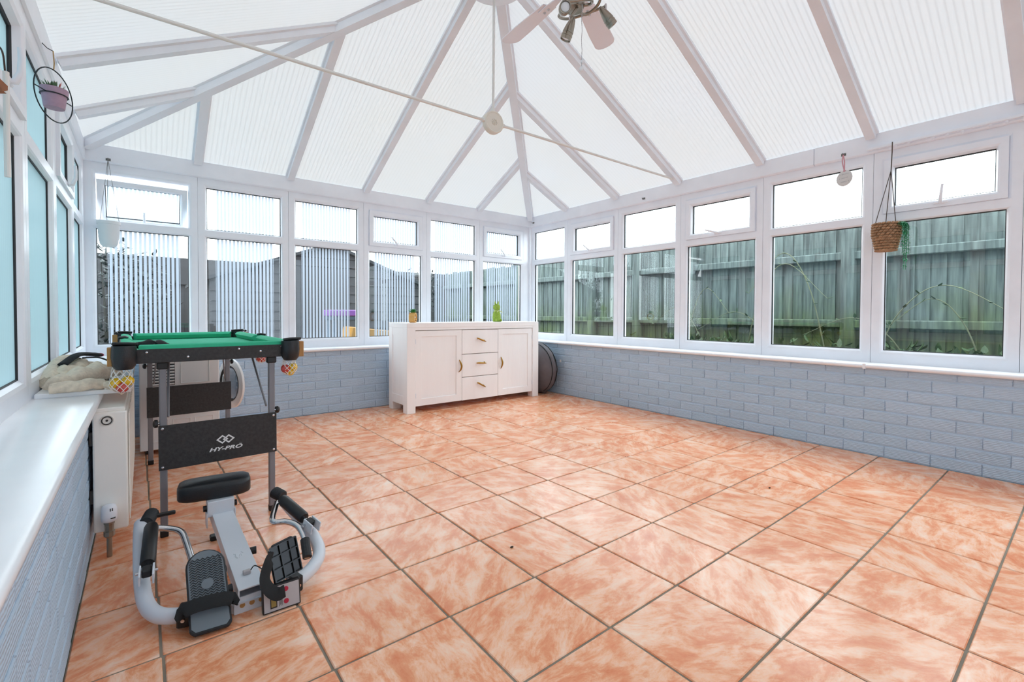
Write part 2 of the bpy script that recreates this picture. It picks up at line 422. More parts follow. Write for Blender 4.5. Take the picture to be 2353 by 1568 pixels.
def leaf(mb, b, d, ln, wd, up_=V(0,0,1), curl=.2):
    d = Vector(d).normalized(); sdv = d.cross(up_)
    if sdv.length < 1e-3: sdv = V(1,0,0)
    sdv.normalize(); nn = sdv.cross(d); b = Vector(b)
    ps = []
    for t_, w_ in ((0,.35),(.35,1),(.7,.75)):
        c = b+d*ln*t_+nn*(curl*ln*t_*t_); ps += [c-sdv*wd*w_*.5, c+nn*(-.18*wd*w_), c+sdv*wd*w_*.5, c+nn*(.1*wd)]
    tip = b+d*ln+nn*curl*ln
    o = ps+[tip]; fs = []
    for i in range(2):
        for k in range(4): fs.append((i*4+k,i*4+(k+1)%4,(i+1)*4+(k+1)%4,(i+1)*4+k))
    fs += [(8+k,8+(k+1)%4,12) for k in range(4)]+[(3,2,1,0)]
    mb.add(o, fs)

YB = -5.45          # house wall behind the camera
XL = -3.92          # left brick face
ZS0, ZS1 = .572, .600   # sill
# ------------------------------------------------------------------ floor
fl = struct(MB().box(XL,YB,-.06,0,0,-.004), 'floor', 'grout', 'terracotta tiled floor with grey grout lines', 'floor')
TX, TY = .345, .335
GX, GY, GA = -3.372, -3.188, .0132
tm = {}
def tile_mesh(w_, d_):
    k = (round(w_,3), round(d_,3))
    if k not in tm: tm[k] = MB().box(-w_/2,-d_/2,-.012,w_/2,d_/2,0).mesh('tile','terracotta_tile',bevel=.0025)
    return tm[k]
for i in range(-3,12):
    for j in range(-8,12):
        x0, x1 = GX+TX*i+.0035, GX+TX*(i+1)-.0035; y0, y1 = GY+TY*j+.0035, GY+TY*(j+1)-.0035
        sh = (GY+TY*(j+.5)-GY)*-math.sin(GA)
        x0 += sh; x1 += sh
        x0, x1, y0, y1 = max(x0,XL+.002), min(x1,-.002), max(y0,YB+.002), min(y1,-.002)
        if x1-x0 < .03 or y1-y0 < .03: continue
        place(tile_mesh(x1-x0,y1-y0), 'tile', fl, ((x0+x1)/2,(y0+y1)/2,random.uniform(-.0006,.0006)), random.choice((0,)))

# ------------------------------------------------------------------ dwarf brick walls
MORT = .0065
bm_cache = {}
def brick_mesh(ax, ln, h=.066):
    k = (ax, round(ln,3), round(h,3))
    if k not in bm_cache:
        d = .018
        q = MB()
        if ax == 'y': q.box(-d/2,-ln/2,-h/2,d/2,ln/2,h/2)
        else: q.box(-ln/2,-d/2,-h/2,ln/2,d/2,h/2)
        bm_cache[k] = q.mesh('brick','painted_brick',bevel=.0032)
    return bm_cache[k]
def brick_wall(name, ax, face, a, b, out, label):
    """face = coordinate of the brick face; out = +1/-1 direction away from the room"""
    f0, f1 = face+out*MORT, face+out*.22
    lo, hi = min(f0,f1), max(f0,f1)
    q = MB().box(lo,a,-.02,hi,b,ZS0+.004) if ax == 'y' else MB().box(a,lo,-.02,b,hi,ZS0+.004)
    wl = struct(q, name, 'mortar_paint', label, 'wall')
    for c in range(8):
        z0 = .003+c*.075; z1 = min(z0+.066, ZS0+.002)
        if z1-z0 < .02: continue
        off = .1125*(c % 2)+.05
        k = math.floor((a-off)/.225)
        while True:
            p, q_ = off+k*.225+.0012, off+(k+1)*.225-.0012; k += 1
            if p > b: break
            p, q_ = max(p,a+.002), min(q_,b-.002)
            if q_-p < .03: continue
            m_ = (p+q_)/2; e = random.uniform(-.0008,.0008)
            fc = face+out*.009+e
            place(brick_mesh(ax,q_-p,z1-z0),'brick',wl,(fc,m_,(z0+z1)/2) if ax=='y' else (m_,fc,(z0+z1)/2))
    return wl
brick_wall('wall_right','y',0,YB,-.001,1,'blue-grey painted brick dwarf wall below the clear windows')
brick_wall('wall_back','x',0,XL,0,1,'blue-grey painted brick dwarf wall behind the white sideboard')
brick_wall('wall_left','y',XL,YB,-.001,-1,'blue-grey painted brick dwarf wall behind the radiator')
# house wall behind the camera with a glazed door
hw = MB(); hw.box(-4.35,YB-.2,-.06,-2.9,YB,3.4).box(-1.1,YB-.2,-.06,.35,YB,3.4).box(-2.9,YB-.2,2.1,-1.1,YB,3.4)
struct(hw,'wall_front','white_wall','plain white house wall closing the room','wall')
d1 = thing('door_1','white framed glazed double door in the house wall','door',(-2,YB-.1,0),kind='structure')
for k in range(2):
    a0 = -2.9+.9*k
    dl = MB().ring((a0+.005,a0+.895,.0,2.095),(a0+.1,a0+.8,.12,2.0),[(0,-.03),(0,.03),(1,.03),(1,-.03)],lambda u,d,z: V(u,YB-.1+d,z)).build('door_leaf','upvc',d1,bevel=.004)
    MB().box(a0+.095,YB-.104,.115,a0+.805,YB-.096,2.005).build('pane','glass_dark',dl)

# ------------------------------------------------------------------ window sills
def sill_profile(fn, a, b, name, label):
    prof = [(.21,ZS0),(-.022,ZS0),(-.034,ZS0+.007),(-.036,ZS0+.014),(-.034,ZS0+.022),(-.022,ZS1),(.21,ZS1)]
    return struct(MB().prism([(n_,z) for n_,z in prof], lambda n_,z,d: fn(d,n_,z), a, b), name, 'upvc_sill', label, 'window sill', smooth=50)
WR = lambda u,n_,z: V(.13+n_, u, z)
WB = lambda u,n_,z: V(u, .13+n_, z)
WL = lambda u,n_,z: V(-4.082-n_, u, z)
sill_profile(lambda u,n_,z: V(n_,u,z), -3.442, .0, 'trim_1', 'white window sill along the right wall, stretch up to the corner')
sill_profile(lambda u,n_,z: V(n_,u,z), YB, -3.446, 'trim_2', 'white window sill along the right wall, stretch below the hanging basket')
sill_profile(lambda u,n_,z: V(u,n_,z), -4.1, .15, 'trim_3', 'white window sill behind the sideboard and pool table')
sill_profile(lambda u,n_,z: V(-4.10+.18-n_+.0,u,z), YB, .0, 'trim_4', 'white window sill above the radiator')
struct(MB().box(-.042,-3.452,ZS0-.004,.0,-3.436,ZS1+.003),'trim_5','upvc_sill','small white joint cover where two sills meet','sill joint',bevel=.003)

# ------------------------------------------------------------------ windows
ZB, ZM, ZT = .600, 1.5685, 2.015
NW = [0]
FR = [(0,.06),(0,0),(.70,0),(.86,.005),(1,.0165),(1,.06)]
def handle(fn, u, z, parent, tilt, dark=True):
    h = MB(); h.cbox(fn(u,-.019,z),(.004,.004,.004))
    hb = MB()
    c = fn(u,-.019,z); sx = (fn(1,0,0)-fn(0,0,0)); sn = (fn(0,1,0)-fn(0,0,0)); M_ = Matrix((sx,sn,V(0,0,1))).transposed()
    hb.cbox(c,(.034,.005,.009),M_)
    hd = hb.build('handle','upvc',parent,bevel=.003)
    t0 = c-sn*.012; d = sx*math.sin(tilt)+V(0,0,1)*math.cos(tilt)
    MB().tube([c-sn*.002,t0,t0+d*.03-sn*.012,t0+d*.075-sn*.014,t0+d*.105-sn*.012],[.010,.010,.0085,.0075,.0065],10).build('lever','upvc',hd,smooth=50)
    if dark: MB().cyl(c-sn*.006,c-sn*.016,.006).build('screw_cap','gasket',hd)
    return hd
def film(fn, r, n_str, par, edge=.004):
    """frosted self-adhesive film: vertical stripes with clear gaps"""
    a,b,z0,z1 = r; q = MB(); p = (b-a)/n_str
    for k in range(n_str):
        u0 = a+p*k+p*.19; u1 = u0+p*.62
        q.add([fn(u0,.0225,z0),fn(u1,.0225,z0),fn(u1,.0225,z1),fn(u0,.0225,z1)],[(0,1,2,3)])
    q.add([fn(a-.004,.0225,z0),fn(a,.0225,z0),fn(a,.0225,z1),fn(a-.004,.0225,z1)],[(0,1,2,3)])
    q.add([fn(b,.0225,z0),fn(b+.004,.0225,z0),fn(b+.004,.0225,z1),fn(b,.0225,z1)],[(0,1,2,3)])
    return q.build('frosted_film','film',par,label='frosted film of vertical stripes stuck on the glass')
def window(fn, o0, o1, p0, p1, opener, label, pane_mat='glass', filmed=None, tilt=.9, opened=0):
    NW[0] += 1
    w_ = thing('window_%d' % NW[0], label, 'window', tuple(fn((o0+o1)/2,.03,ZB)), kind='structure')
    lo_o, lo_i = (o0,o1,ZB,ZM), (p0,p1,.685,1.535)
    up_o, up_i = (o0,o1,ZM,ZT), (p0,p1,1.602,1.940)
    fr = MB().ring(lo_o,lo_i,FR,fn); fr.ring(up_o,up_i,FR,fn)
    f_ = fr.build('frame','upvc',w_)
    g = MB()
    for r in (lo_i,)+(() if opener else (up_i,)):
        g.ring(r,(r[0]+.0045,r[1]-.0045,r[2]+.0045,r[3]-.0045),[(0,.0175),(1,.0205),(1,.034),(0,.034)],fn)
    g.build('gasket','gasket',f_)
    def pane(r, par, fn_=fn):
        a,b,z0,z1 = r
        return MB().add([fn_(a,.024,z0),fn_(b,.024,z0),fn_(b,.024,z1),fn_(a,.024,z1)],[(0,1,2,3)]).build('pane',pane_mat,par)
    pane(lo_i, w_)
    if filmed:
        film(fn,(p0+filmed[0],p1-filmed[1],.690,1.53),filmed[2],w_)
    if opener:
        if opened:
            ca, sa = math.cos(opened), math.sin(opened); zt = 1.905
            def fs(u,n_,z):
                dz = z-1.945; return fn(u, .012+n_*ca - dz*sa, zt + dz*ca + n_*sa)
            so, si = (p0+.004,p1-.004,1.604,1.938),(p0+.05,p1-.05,1.65,1.89)
        else:
            fs = fn; so, si = (p0-.006,p1+.006,1.596,1.946),(p0+.046,p1-.046,1.645,1.893)
        s_ = MB().ring(so,si,[(0,.03),(0,-.014),(.6,-.014),(.82,-.008),(1,.012),(1,.05)],fs).build('sash','upvc',w_)
        MB().ring(si,(si[0]+.0045,si[1]-.0045,si[2]+.0045,si[3]-.0045),[(0,.0125),(1,.018),(1,.034),(0,.034)],fs).build('gasket','gasket',s_)
        pane(si, s_, fs)
        if filmed: film(fs,(si[0]+.004,si[1]-.004,si[2],si[3]),filmed[2]+2,s_)
        handle(fs, (p0+p1)/2, 1.622, s_, tilt, not opened)
    else:
        pane(up_i, w_)
        if filmed: film(fn,(p0+filmed[0],p1-filmed[1]*.8,1.606,1.936),filmed[2]+2,w_)
    return w_
# right wall: mullion centres and pane edges
mc = [.13,-.534,-1.2725,-1.994,-2.721,-3.4355,-4.125,-4.83,YB]
rl = ['clear window beside the corner post, right of the striped glass','clear window with a small opening light, second from the corner',
 'clear fixed window, third from the corner along the fence side','clear window with opening light, fourth from the corner along the fence side',
 'clear fixed window behind the hanging round plaque','clear window with opening light behind the hanging woven basket',
 'clear window past the curtain track','clear window next to the house wall']
for k in range(8):
    o1, o0 = mc[k], mc[k+1]
    p1 = o1-.066 if k else .055
    window(WR, o0+.0012, o1-.0012, o0+.066, p1, k in (1,3,5), rl[k], tilt=(.9,.9,.9,1.25,0,-.1,0,0)[k])
ll = [None]*8
ll[0] = 'pale blue privacy window beside the corner post and the hanging white pot'
ll[1] = 'pale blue privacy window with opening light, second from the corner'
ll[2] = 'pale blue fixed privacy window behind the ring planter'
ll[3] = 'pale blue privacy window with opening light, fourth from the corner'
for k in range(8):
    o1, o0 = mc[k], mc[k+1]
    window(WL, o0+.0012, o1-.0012, o0+.066, o1-.066 if k else .03, k in (1,3), ll[k] or ('pale blue fixed privacy window, %s from the corner' % ('fifth','sixth','seventh','eighth')[k-4]), 'privacy_blue', tilt=0)
mb_ = [-4.10,-3.403,-2.7255,-2.0375,-1.346,-.652,.13]
bl = ['striped frosted window behind the hanging white pot, top light open','striped frosted window behind the pool table, fixed',
 'striped frosted window with the purple toy behind its glass','striped frosted window with opening light, left of the succulent',
 'striped frosted fixed window above the middle of the sideboard','striped frosted window with opening light behind the moss rabbit']
for k in range(6):
    o0, o1 = mb_[k], mb_[k+1]
    p0 = o0+.0615 if k else -4.019; p1 = o1-.0615 if k < 5 else -.017
    window(WB, o0+.0012, o1-.0012, p0, p1, k in (0,3,5), bl[k], filmed=((.066,.06,15),(.066,.062,15),(.056,.078,15),(.056,.074,15),(.052,.066,15),(.052,.06,14))[k], tilt=(0,-.8,0,-.8,0,-.8)[k], opened=(.42 if k == 0 else 0))
# corner posts and eaves beams
struct(MB().box(.10,.10,ZB,.20,.20,2.02),'trim_6','upvc','white corner post between the striped and the clear windows','corner post',bevel=.006)
struct(MB().box(-4.17,.10,ZB,-4.085,.20,2.02),'trim_7','upvc','white corner post beside the hanging white pot','corner post',bevel=.006)
ZE0, ZE1 = 2.012, 2.135
def beam(fn, a, b, name, label):
    prof = [(-.030,ZE0+.008),(-.030,ZE1),(.08,ZE1+.02),(.08,ZE0),(-.012,ZE0),(-.022,ZE0+.002)]
    return struct(MB().prism(prof, lambda n_,z,d: fn(d,n_,z), a, b), name, 'upvc', label, 'eaves beam')
beam(WR,-3.083,.10,'trim_8','white eaves beam over the clear windows, length running into the corner')
beam(WR,YB,-3.087,'trim_9','white eaves beam over the clear windows, length carrying the curtain track')
beam(WB,-4.10,.13,'trim_10','white eaves beam over the striped windows')
beam(lambda u,n_,z: V(-4.10-n_,u,z),YB,.10,'trim_11','white eaves beam over the pale blue windows')

# ------------------------------------------------------------------ polycarbonate roof
roof = thing('ceiling','white polycarbonate conservatory roof on pale rafters','ceiling',(-2,-2.7,2.135),kind='structure')
RX0, RX1, RYB, ZR = .10, -4.07, .10, 2.14
RIDX, BOSY, SL = -2.015, -2.03, .487
ZRID = ZR+SL*(RX0-RIDX)
def zr(x): return ZR+SL*(RX0-x)                       # right slope
SLL = (ZRID-ZR)/(RIDX-RX1); SLB = (ZRID-ZR)/(RYB-BOSY)
def zl(x): return ZR+SLL*(x-RX1)
def zb(y): return ZR+SLB*(RYB-y)
def hip_r(t_): return V(RX0+(RIDX-RX0)*t_, RYB+(BOSY-RYB)*t_, ZR+(ZRID-ZR)*t_)
def hip_l(t_): return V(RX1+(RIDX-RX1)*t_, RYB+(BOSY-RYB)*t_, ZR+(ZRID-ZR)*t_)
ry = [-.540,-1.274,-1.989,-2.712,-3.428,-4.12,-4.83]
bx = [-3.402,-2.715,-2.025,-1.338,-.682]
OFF = .012
def panel(pts, m): MB().add([Vector(p)+V(0,0,OFF) for p in pts],[tuple(range(len(pts)))]).build('roof_panel',m,roof)
EX = .07
def side_panels(right):
    xe = RX0+EX if right else RX1-EX; zf = zr if right else zl; hp = hip_r if right else hip_l
    ys = [RYB+EX]+ry+[YB]
    for k in range(len(ys)-1):
        a, b = ys[k], ys[k+1]
        def top(y):
            if y >= BOSY:
                t_ = (RYB-y)/(RYB-BOSY); return hp(max(t_,-EX/2.1))
            return V(RIDX,y,ZRID)
        pts = [V(xe,a,zf(xe)),V(xe,b,zf(xe)),top(b)]
        if a > BOSY > b: pts.append(V(RIDX,BOSY,ZRID))
        pts.append(top(a))
        if k == 0: pts = pts[1:]
        cl = [pts[0]]
        for p in pts[1:]:
            if (p-cl[-1]).length > 1e-4: cl.append(p)
        panel(cl,'polycarbonate_side')
side_panels(True); side_panels(False)
xs = [RX1-EX]+bx+[RX0+EX]
for k in range(len(xs)-1):
    a, b = xs[k], xs[k+1]; ye = RYB+EX
    def topx(x):
        if x <= RIDX: t_ = (x-RX1)/(RIDX-RX1); return hip_l(t_)
        t_ = (RX0-x)/(RX0-RIDX); return hip_r(t_)
    pts = [V(a,ye,zb(ye)),V(b,ye,zb(ye)),topx(b)]
    if a < RIDX < b: pts.append(V(RIDX,BOSY,ZRID))
    pts.append(topx(a)); cl = [pts[0]]
    for p in pts[1:]:
        if (p-cl[-1]).length > 1e-3: cl.append(p)
    panel(cl,'polycarbonate_hip')
def rafter(p, q, name='rafter', wd=.027, dp=.045):
    p, q = Vector(p), Vector(q); d = (q-p).normalized(); s_ = d.cross(V(0,0,1)).normalized(); n_ = s_.cross(d)
    prof = [(-wd-.013,.010),(-wd-.013,-.006),(-wd,-.012),(-wd,-dp),(wd,-dp),(wd,-.012),(wd+.013,-.006),(wd+.013,.010)]
    return MB().prism(prof, lambda a,b,t_: p+(q-p)*t_+s_*a+n_*b, 0, 1).build(name,'rafter_white',roof)
for y in ry:
    for right in (True,False):
        xe = RX0 if right else RX1
        if y > BOSY+.1:
            t_ = (RYB-y)/(RYB-BOSY); tp = (hip_r if right else hip_l)(t_)
        else: tp = V(RIDX+(.03 if right else -.03), y, ZRID-.015)
        rafter((xe,y,ZR),tp)
for x in bx:
    if abs(x-RIDX) < .1: tp = V(x,BOSY,ZRID)
    elif x < RIDX: tp = hip_l((x-RX1)/(RIDX-RX1))
    else: tp = hip_r((RX0-x)/(RX0-RIDX))
    rafter((x,RYB,ZR),tp)
rafter(hip_r(0),hip_r(1),'hip_rafter',.031,.06); rafter(hip_l(0),hip_l(1),'hip_rafter',.031,.06)
rafter((RIDX,BOSY+.03,ZRID),(RIDX,YB,ZRID),'ridge_beam',.045,.07)
MB().lathe([(.02,.03),(.10,.028),(.16,.012),(.185,0),(.185,-.02),(.16,-.035),(.09,-.045),(0,-.048)][::-1],(RIDX,BOSY,ZRID-.188),n=40).build('ridge_boss','rafter_white',roof,smooth=40)
# ------------------------------------------------------------------ garden outside
struct(MB().box(-12,-9,-.25,9,12,-.12),'ground','garden_earth','muddy garden ground outside the windows','ground')
FX = 1.4
fz = thing('garden_fence','tall weathered close-board fence with green algae beyond the clear windows','fence',(FX,-1,-.12))
fbm = {}
y = -7.2
k = 0
while y < 4.45:
    wd = random.uniform(.090,.103)
    key = k % 7
    if key not in fbm:
        q = MB(); w2 = .055
        q.add([(-.006,-w2,-.12),(.008,w2,-.12),(.016,w2,-.12),(.008,-w2,-.12),(-.006,-w2,1.765+.004*key),(.008,w2,1.765+.004*key),(.016,w2,1.765+.004*key),(.008,-w2,1.765+.004*key)],
              [(0,3,2,1),(4,5,6,7),(0,1,5,4),(1,2,6,5),(2,3,7,6),(3,0,4,7)])
        fbm[key] = q.mesh('board','fence_algae')
    place(fbm[key],'board',fz,(FX+.03+random.uniform(-.004,.004),y,random.uniform(-.015,.015)-.0))
    y += wd; k += 1
pm = MB().box(-.05,-.05,-.13,.05,.05,1.745).mesh('post','fence_algae',bevel=.006)
for py in [-6.3,-4.6,-2.95,-1.36,-.6,.2,1.9,3.6]: place(pm,'post',fz,(FX-.03,py,0))
for zr_ in (1.47,.84,.25):
    MB().box(FX-.045,-7.2,zr_-.04,FX+.02,4.45,zr_+.035).build('rail','fence_algae',fz,bevel=.008)
bf = thing('garden_fence','dark panel fence at the end of the garden beyond the shed','fence',(1,4.6,-.12))
for k in range(46):
    q = MB().box(-.08,-.012,-.12,.08,.012,1.78)
    if k == 0: bfm = q.mesh('board','shed_wood')
    place(bfm,'board',bf,(-5.5+.155*k,4.66+.006*(k%2),0))
for zz in (.4,1.4): MB().box(-5.6,4.61,zz-.04,1.55,4.645,zz+.04).build('rail','shed_wood',bf)
# shed gable end
sh = thing('garden_shed','dark timber garden shed with a pitched felt roof beyond the striped windows','shed',(-1.75,2.2,-.12))
SX0, SX1, SXA, SZE, SZA = -3.15,-.42,-1.78,1.33,1.80
def gable(x): return SZE+(SZA-SZE)*(1-abs(x-SXA)/((SXA-SX0) if x < SXA else (SX1-SXA)))
zz = -.12
while zz < SZA-.03:
    z1 = zz+.118
    def lim(z):
        if z <= SZE: return SX0, SX1
        f_ = (z-SZE)/(SZA-SZE); return SX0+(SXA-SX0)*f_, SX1-(SX1-SXA)*f_
    a0, b0 = lim(zz); a1, b1 = lim(min(z1,SZA-.002))
    MB().add([(a0,2.0,zz),(b0,2.0,zz),(b1,2.015,z1-.006),(a1,2.015,z1-.006),(a0,2.05,zz),(b0,2.05,zz),(b1,2.05,z1-.006),(a1,2.05,z1-.006)],
        [(0,1,2,3),(7,6,5,4),(0,4,5,1),(1,5,6,2),(2,6,7,3),(3,7,4,0)]).build('board','shed_wood',sh)
    zz = z1
MB().box(SX0+.02,2.05,-.12,SX0+.05,3.9,SZE).build('side_wall','shed_wood',sh); MB().box(SX1-.05,2.05,-.12,SX1-.02,3.9,SZE).build('side_wall','shed_wood',sh)
for s_ in (0,1):
    xa = SX0-.12 if s_ == 0 else SX1+.12; za = SZE-.06
    MB().prism([(xa,za),(SXA,SZA+.01),(SXA,SZA+.05),(xa,za+.04)],lambda u,v_,d: V(u,d,v_),1.93,3.95).build('roof_slope','shed_roof',sh)
MB().box(-2.25,1.985,-.12,-1.55,2.0,1.5).build('shed_door','shed_wood',sh,bevel=.004)
# plants outside
def shrub(name, c, rx, rz_, n, m, label, seed, cat='shrub', bare=False):
    rnd = random.Random(seed); t_ = thing(name,label,cat,(c[0],c[1],-.12))
    tr = MB(); lv = MB()
    for k in range(9):
        a = rnd.uniform(0,6.28); r_ = rnd.uniform(.3,.9)*rx
        e = V(c[0]+r_*math.cos(a), c[1]+r_*math.sin(a), c[2]+rnd.uniform(-.2,.8)*rz_)
        tr.tube([V(c[0],c[1],-.12), V(c[0]+(e.x-c[0])*.3,c[1]+(e.y-c[1])*.3,e.z*.5), e],[.03,.018,.004],6)
    tr.build('stems','sleeper',t_)
    for k in range(n):
        a = rnd.uniform(0,6.28); th = math.acos(rnd.uniform(-1,1)); q = rnd.uniform(.55,1)
        p = V(c[0]+rx*q*math.sin(th)*math.cos(a), c[1]+rx*q*math.sin(th)*math.sin(a), max(-.1,c[2]+rz_*q*math.cos(th)))
        leaf(lv,p,V(rnd.uniform(-1,1),rnd.uniform(-1,1),rnd.uniform(-.6,.6)),rnd.uniform(.06,.12),rnd.uniform(.03,.055))
    o = lv.build('foliage',m,t_); o['kind'] = 'stuff'
shrub('garden_shrub',(-4.1,3.2,1.1),.70,.75,900,'leaf_dark','dark evergreen shrub left of the garden shed',3)
shrub('garden_shrub',(.35,3.5,1.35),.35,.55,260,'leaf_dark','thin dark shrub between the shed and the end fence',5,bare=True)
# raised bed with brambles by the long fence
bed = thing('raised_bed','low dark timber raised bed against the algae-covered fence','planter',(1.1,-2.6,-.12))
MB().box(.82,-4.4,-.12,.88,-1.15,.50).build('sleeper','sleeper',bed,bevel=.01)
MB().box(.88,-1.21,-.12,1.30,-1.15,.50).build('sleeper','sleeper',bed,bevel=.01)
MB().box(.88,-4.4,-.12,1.30,-1.21,.44).build('soil','garden_earth',bed)
rnd = random.Random(21)
bt = thing('bramble','arching bare bramble with sparse leaves growing in the raised bed outside','bramble',(1.06,-2.6,.445))
lv = MB()
for k, (by, hgt, spn) in enumerate([(-1.5,.75,-.5),(-1.75,.55,.55),(-2.15,.95,-.7),(-2.5,.5,.7),(-2.9,1.05,.6),(-3.2,.7,-.8),(-3.5,.45,.7),(-3.9,.6,.5)]):
    st = MB(); p0 = V(1.06,by,.447)
    pts = bez([p0,p0+V(-.06,spn*.25,hgt*.7),p0+V(-.1,spn*.6,hgt),p0+V(-.12,spn*1.1,hgt*.65)],8)
    st.tube(pts,[.006-.004*i/len(pts) for i in range(len(pts))],5); st.build('stem','bramble_stem',bt)
    for i in range(3,len(pts),3):
        leaf(lv,pts[i],V(rnd.uniform(-1,1),rnd.uniform(-1,1),rnd.uniform(-.2,.6)),.045,.025)
    for i in range(34): leaf(lv,p0+V(rnd.uniform(-.15,.15),rnd.uniform(-.28,.28),rnd.uniform(.02,.22)),V(rnd.uniform(-1,1),rnd.uniform(-1,1),rnd.uniform(0,1)),rnd.uniform(.05,.1),.04)
o = lv.build('leaves','leaf_garden',bt); o['kind'] = 'stuff'
# toys outside the third striped window
ty = thing('play_table','purple topped plastic play table on blue legs outside the striped windows','play table',(-1.9,1.0,-.12))
MB().box(-2.14,.86,.885,-1.70,1.16,.955).build('table_top','toy_purple',ty,bevel=.012,seg=2)
MB().box(-2.12,.88,.84,-1.72,1.14,.885).build('tray','toy_blue',ty,bevel=.008)
for a in (-2.08,-1.76):
    for b in (.92,1.10): MB().cyl((a,b,-.12),(a,b,.85),.022,.018).build('leg','toy_blue',ty)
yb = thing('toy_slide','yellow plastic toy slide outside the striped windows','toy slide',(-1.75,.65,-.12))
MB().prism([(-2.06,.60),(-2.02,.775),(-1.55,.72),(-1.2,.30),(-1.28,.25),(-1.6,.60)],lambda u,v_,d: V(u,d,v_),.50,.80).build('chute','toy_yellow',yb,bevel=.01)
for a in (-2.0,-1.3): MB().box(a-.03,.52,-.12,a+.03,.78,.30 if a > -1.5 else .62).build('support','toy_yellow',yb)
# ------------------------------------------------------------------ sideboard
sb = thing('sideboard','white painted wooden sideboard with two doors and three drawers','sideboard',(-1.09,-.315,0))
BX0,BX1,BY0,BY1,BH = -1.885,-.297,-.515,-.115,.832
PW = .085
for (a,b) in ((BX0,BY0),(BX1-PW,BY0),(BX0,BY1-PW),(BX1-PW,BY1-PW)):
    MB().box(a,b,0,a+PW,b+PW,BH-.045).build('leg','painted_wood',sb,bevel=.003)
MB().box(BX0,BY0,BH-.045,BX1,BY1,BH).build('top','painted_wood',sb,bevel=.003)
MB().box(BX0+PW,BY0+.003,BH-.068,BX1-PW,BY0+.03,BH-.045).build('top_rail','painted_wood',sb)
for x0,x1 in ((BX0+.006,BX0+.02),(BX1-.02,BX1-.006)):
    MB().box(x0,BY0+PW,.075,x1,BY1-PW,BH-.045).build('side_panel','painted_wood',sb)
    xo = BX0+.001 if x0 < -1 else BX1-.006
    MB().box(xo,BY0+PW,BH-.115,xo+.006,BY1-PW,BH-.045).build('side_rail','painted_wood',sb); MB().box(xo,BY0+PW,.075,xo+.006,BY1-PW,.155).build('side_rail','painted_wood',sb)
MB().box(BX0+.02,BY1-.012,.07,BX1-.02,BY1-.004,BH-.045).build('back_panel','painted_wood',sb)
MB().box(BX0+PW+.002,BY0+.03,.06,BX1-PW-.002,BY0+.042,BH-.05).build('carcass_gap_shade_board','timber_gap_shade',sb)
MB().box(BX0+PW,BY0+.04,.06,BX1-PW,BY1-.012,.08).build('carcass_floor','painted_wood',sb)
def door(x0,x1,hx,hr):
    z0,z1 = .062,BH-.073
    d = MB().ring((x0,x1,z0,z1),(x0+.062,x1-.062,z0+.065,z1-.055),[(0,0),(0,.02),(1,.02),(1,0)],lambda u,dd,z: V(u,BY0+.028-dd,z)).build('door','painted_wood',sb,bevel=.0015)
    MB().box(x0+.06,BY0+.016,z0+.063,x1-.06,BY0+.024,z1-.053).build('door_panel','painted_wood',d)
    pts = [V(hx,BY0+.008,.345),V(hx-.002,BY0-.012,.37),V(hx,BY0-.02,.405),V(hx-.002,BY0-.012,.44),V(hx,BY0+.008,.465)]
    if hr: pts = [p+V((-.007,.006,.009,.004,-.002)[k],0,0) for k,p in enumerate(pts)]
    MB().tube(bez(pts,5),[.003+.006*math.sin(math.pi*k/20) for k in range(21)],8).build('handle','brass',d,smooth=60,label='curved brass handle')
    hg = x0 if hr else x1
    for zz in (.16,.66): MB().cyl((hg+(.0 if hr else 0),BY0+.006,zz-.022),(hg,BY0+.006,zz+.022),.004).build('hinge','frame_grey',d)
door(BX0+PW+.003,-1.298,-1.325,True); door(-.850,BX1-PW-.003,-.815,False)
for zc0,zc1,hz,ang in ((.520,.757,.655,-.35),(.292,.514,.420,-.08),(.060,.286,.200,-.5)):
    dr = MB().box(-1.294,BY0+.008,zc0,-.854,BY0+.028,zc1).build('drawer','painted_wood',sb,bevel=.002)
    c = V(-1.075,BY0-.014,hz); dv = V(math.cos(ang),0,math.sin(ang))
    pts = [c-dv*.062,c-dv*.03,c,c+dv*.035,c+dv*.058]
    h_ = MB().tube(bez(pts,4),[.003,.005,.0065,.0075,.008,.008,.008,.008,.0075,.0075,.007,.007,.0065,.006,.005,.004,.003],8)
    h_.cyl(c+dv*.045,V((c+dv*.045).x,BY0+.01,(c+dv*.045).z+.012),.005)
    h_.cyl(c-dv*.045,V((c-dv*.045).x,BY0+.01,(c-dv*.045).z-.012),.002)
    h_.build('handle','brass',dr,smooth=60,label='loose tilted brass handle')
# bamboo-look ring planter with succulent
sp = thing('succulent_planter','small octagonal bamboo ring planter with a green succulent on the sideboard','planter',(-1.735,-.33,BH))
oc = []
for k in range(8):
    a = R(22.5+45*k); oc.append((.052*math.cos(a),.052*math.sin(a)+.048))
ic = [(x*.74,(z-.048)*.74+.048) for x,z in oc]
q = MB(); bs = V(-1.735,-.33,BH); ca,sa = math.cos(R(48)),math.sin(R(48))
def ofn(x,d,z): return bs+V(x*ca-d*sa,x*sa+d*ca,z)
n = 8; vv = []
for (ring_,d) in ((oc,-.028),(ic,-.028),(ic,.028),(oc,.028)): vv += [ofn(x,d,z) for x,z in ring_]
q.add(vv,[(i*8+k,i*8+(k+1)%8,((i+1)%4)*8+(k+1)%8,((i+1)%4)*8+k) for i in range(4) for k in range(8)])
q.build('ring','bamboo',sp,bevel=.0015)
MB().box(-1.77,-.345,BH+.028,-1.70,-.315,BH+.036).build('shelf','bamboo',sp)
q = MB(); q.sphere(bs+V(.01,0,.05),.016,sc_=(1,1,.8)); q.build('pebble','pot_white',sp,smooth=60)
q = MB(); rnd = random.Random(2)
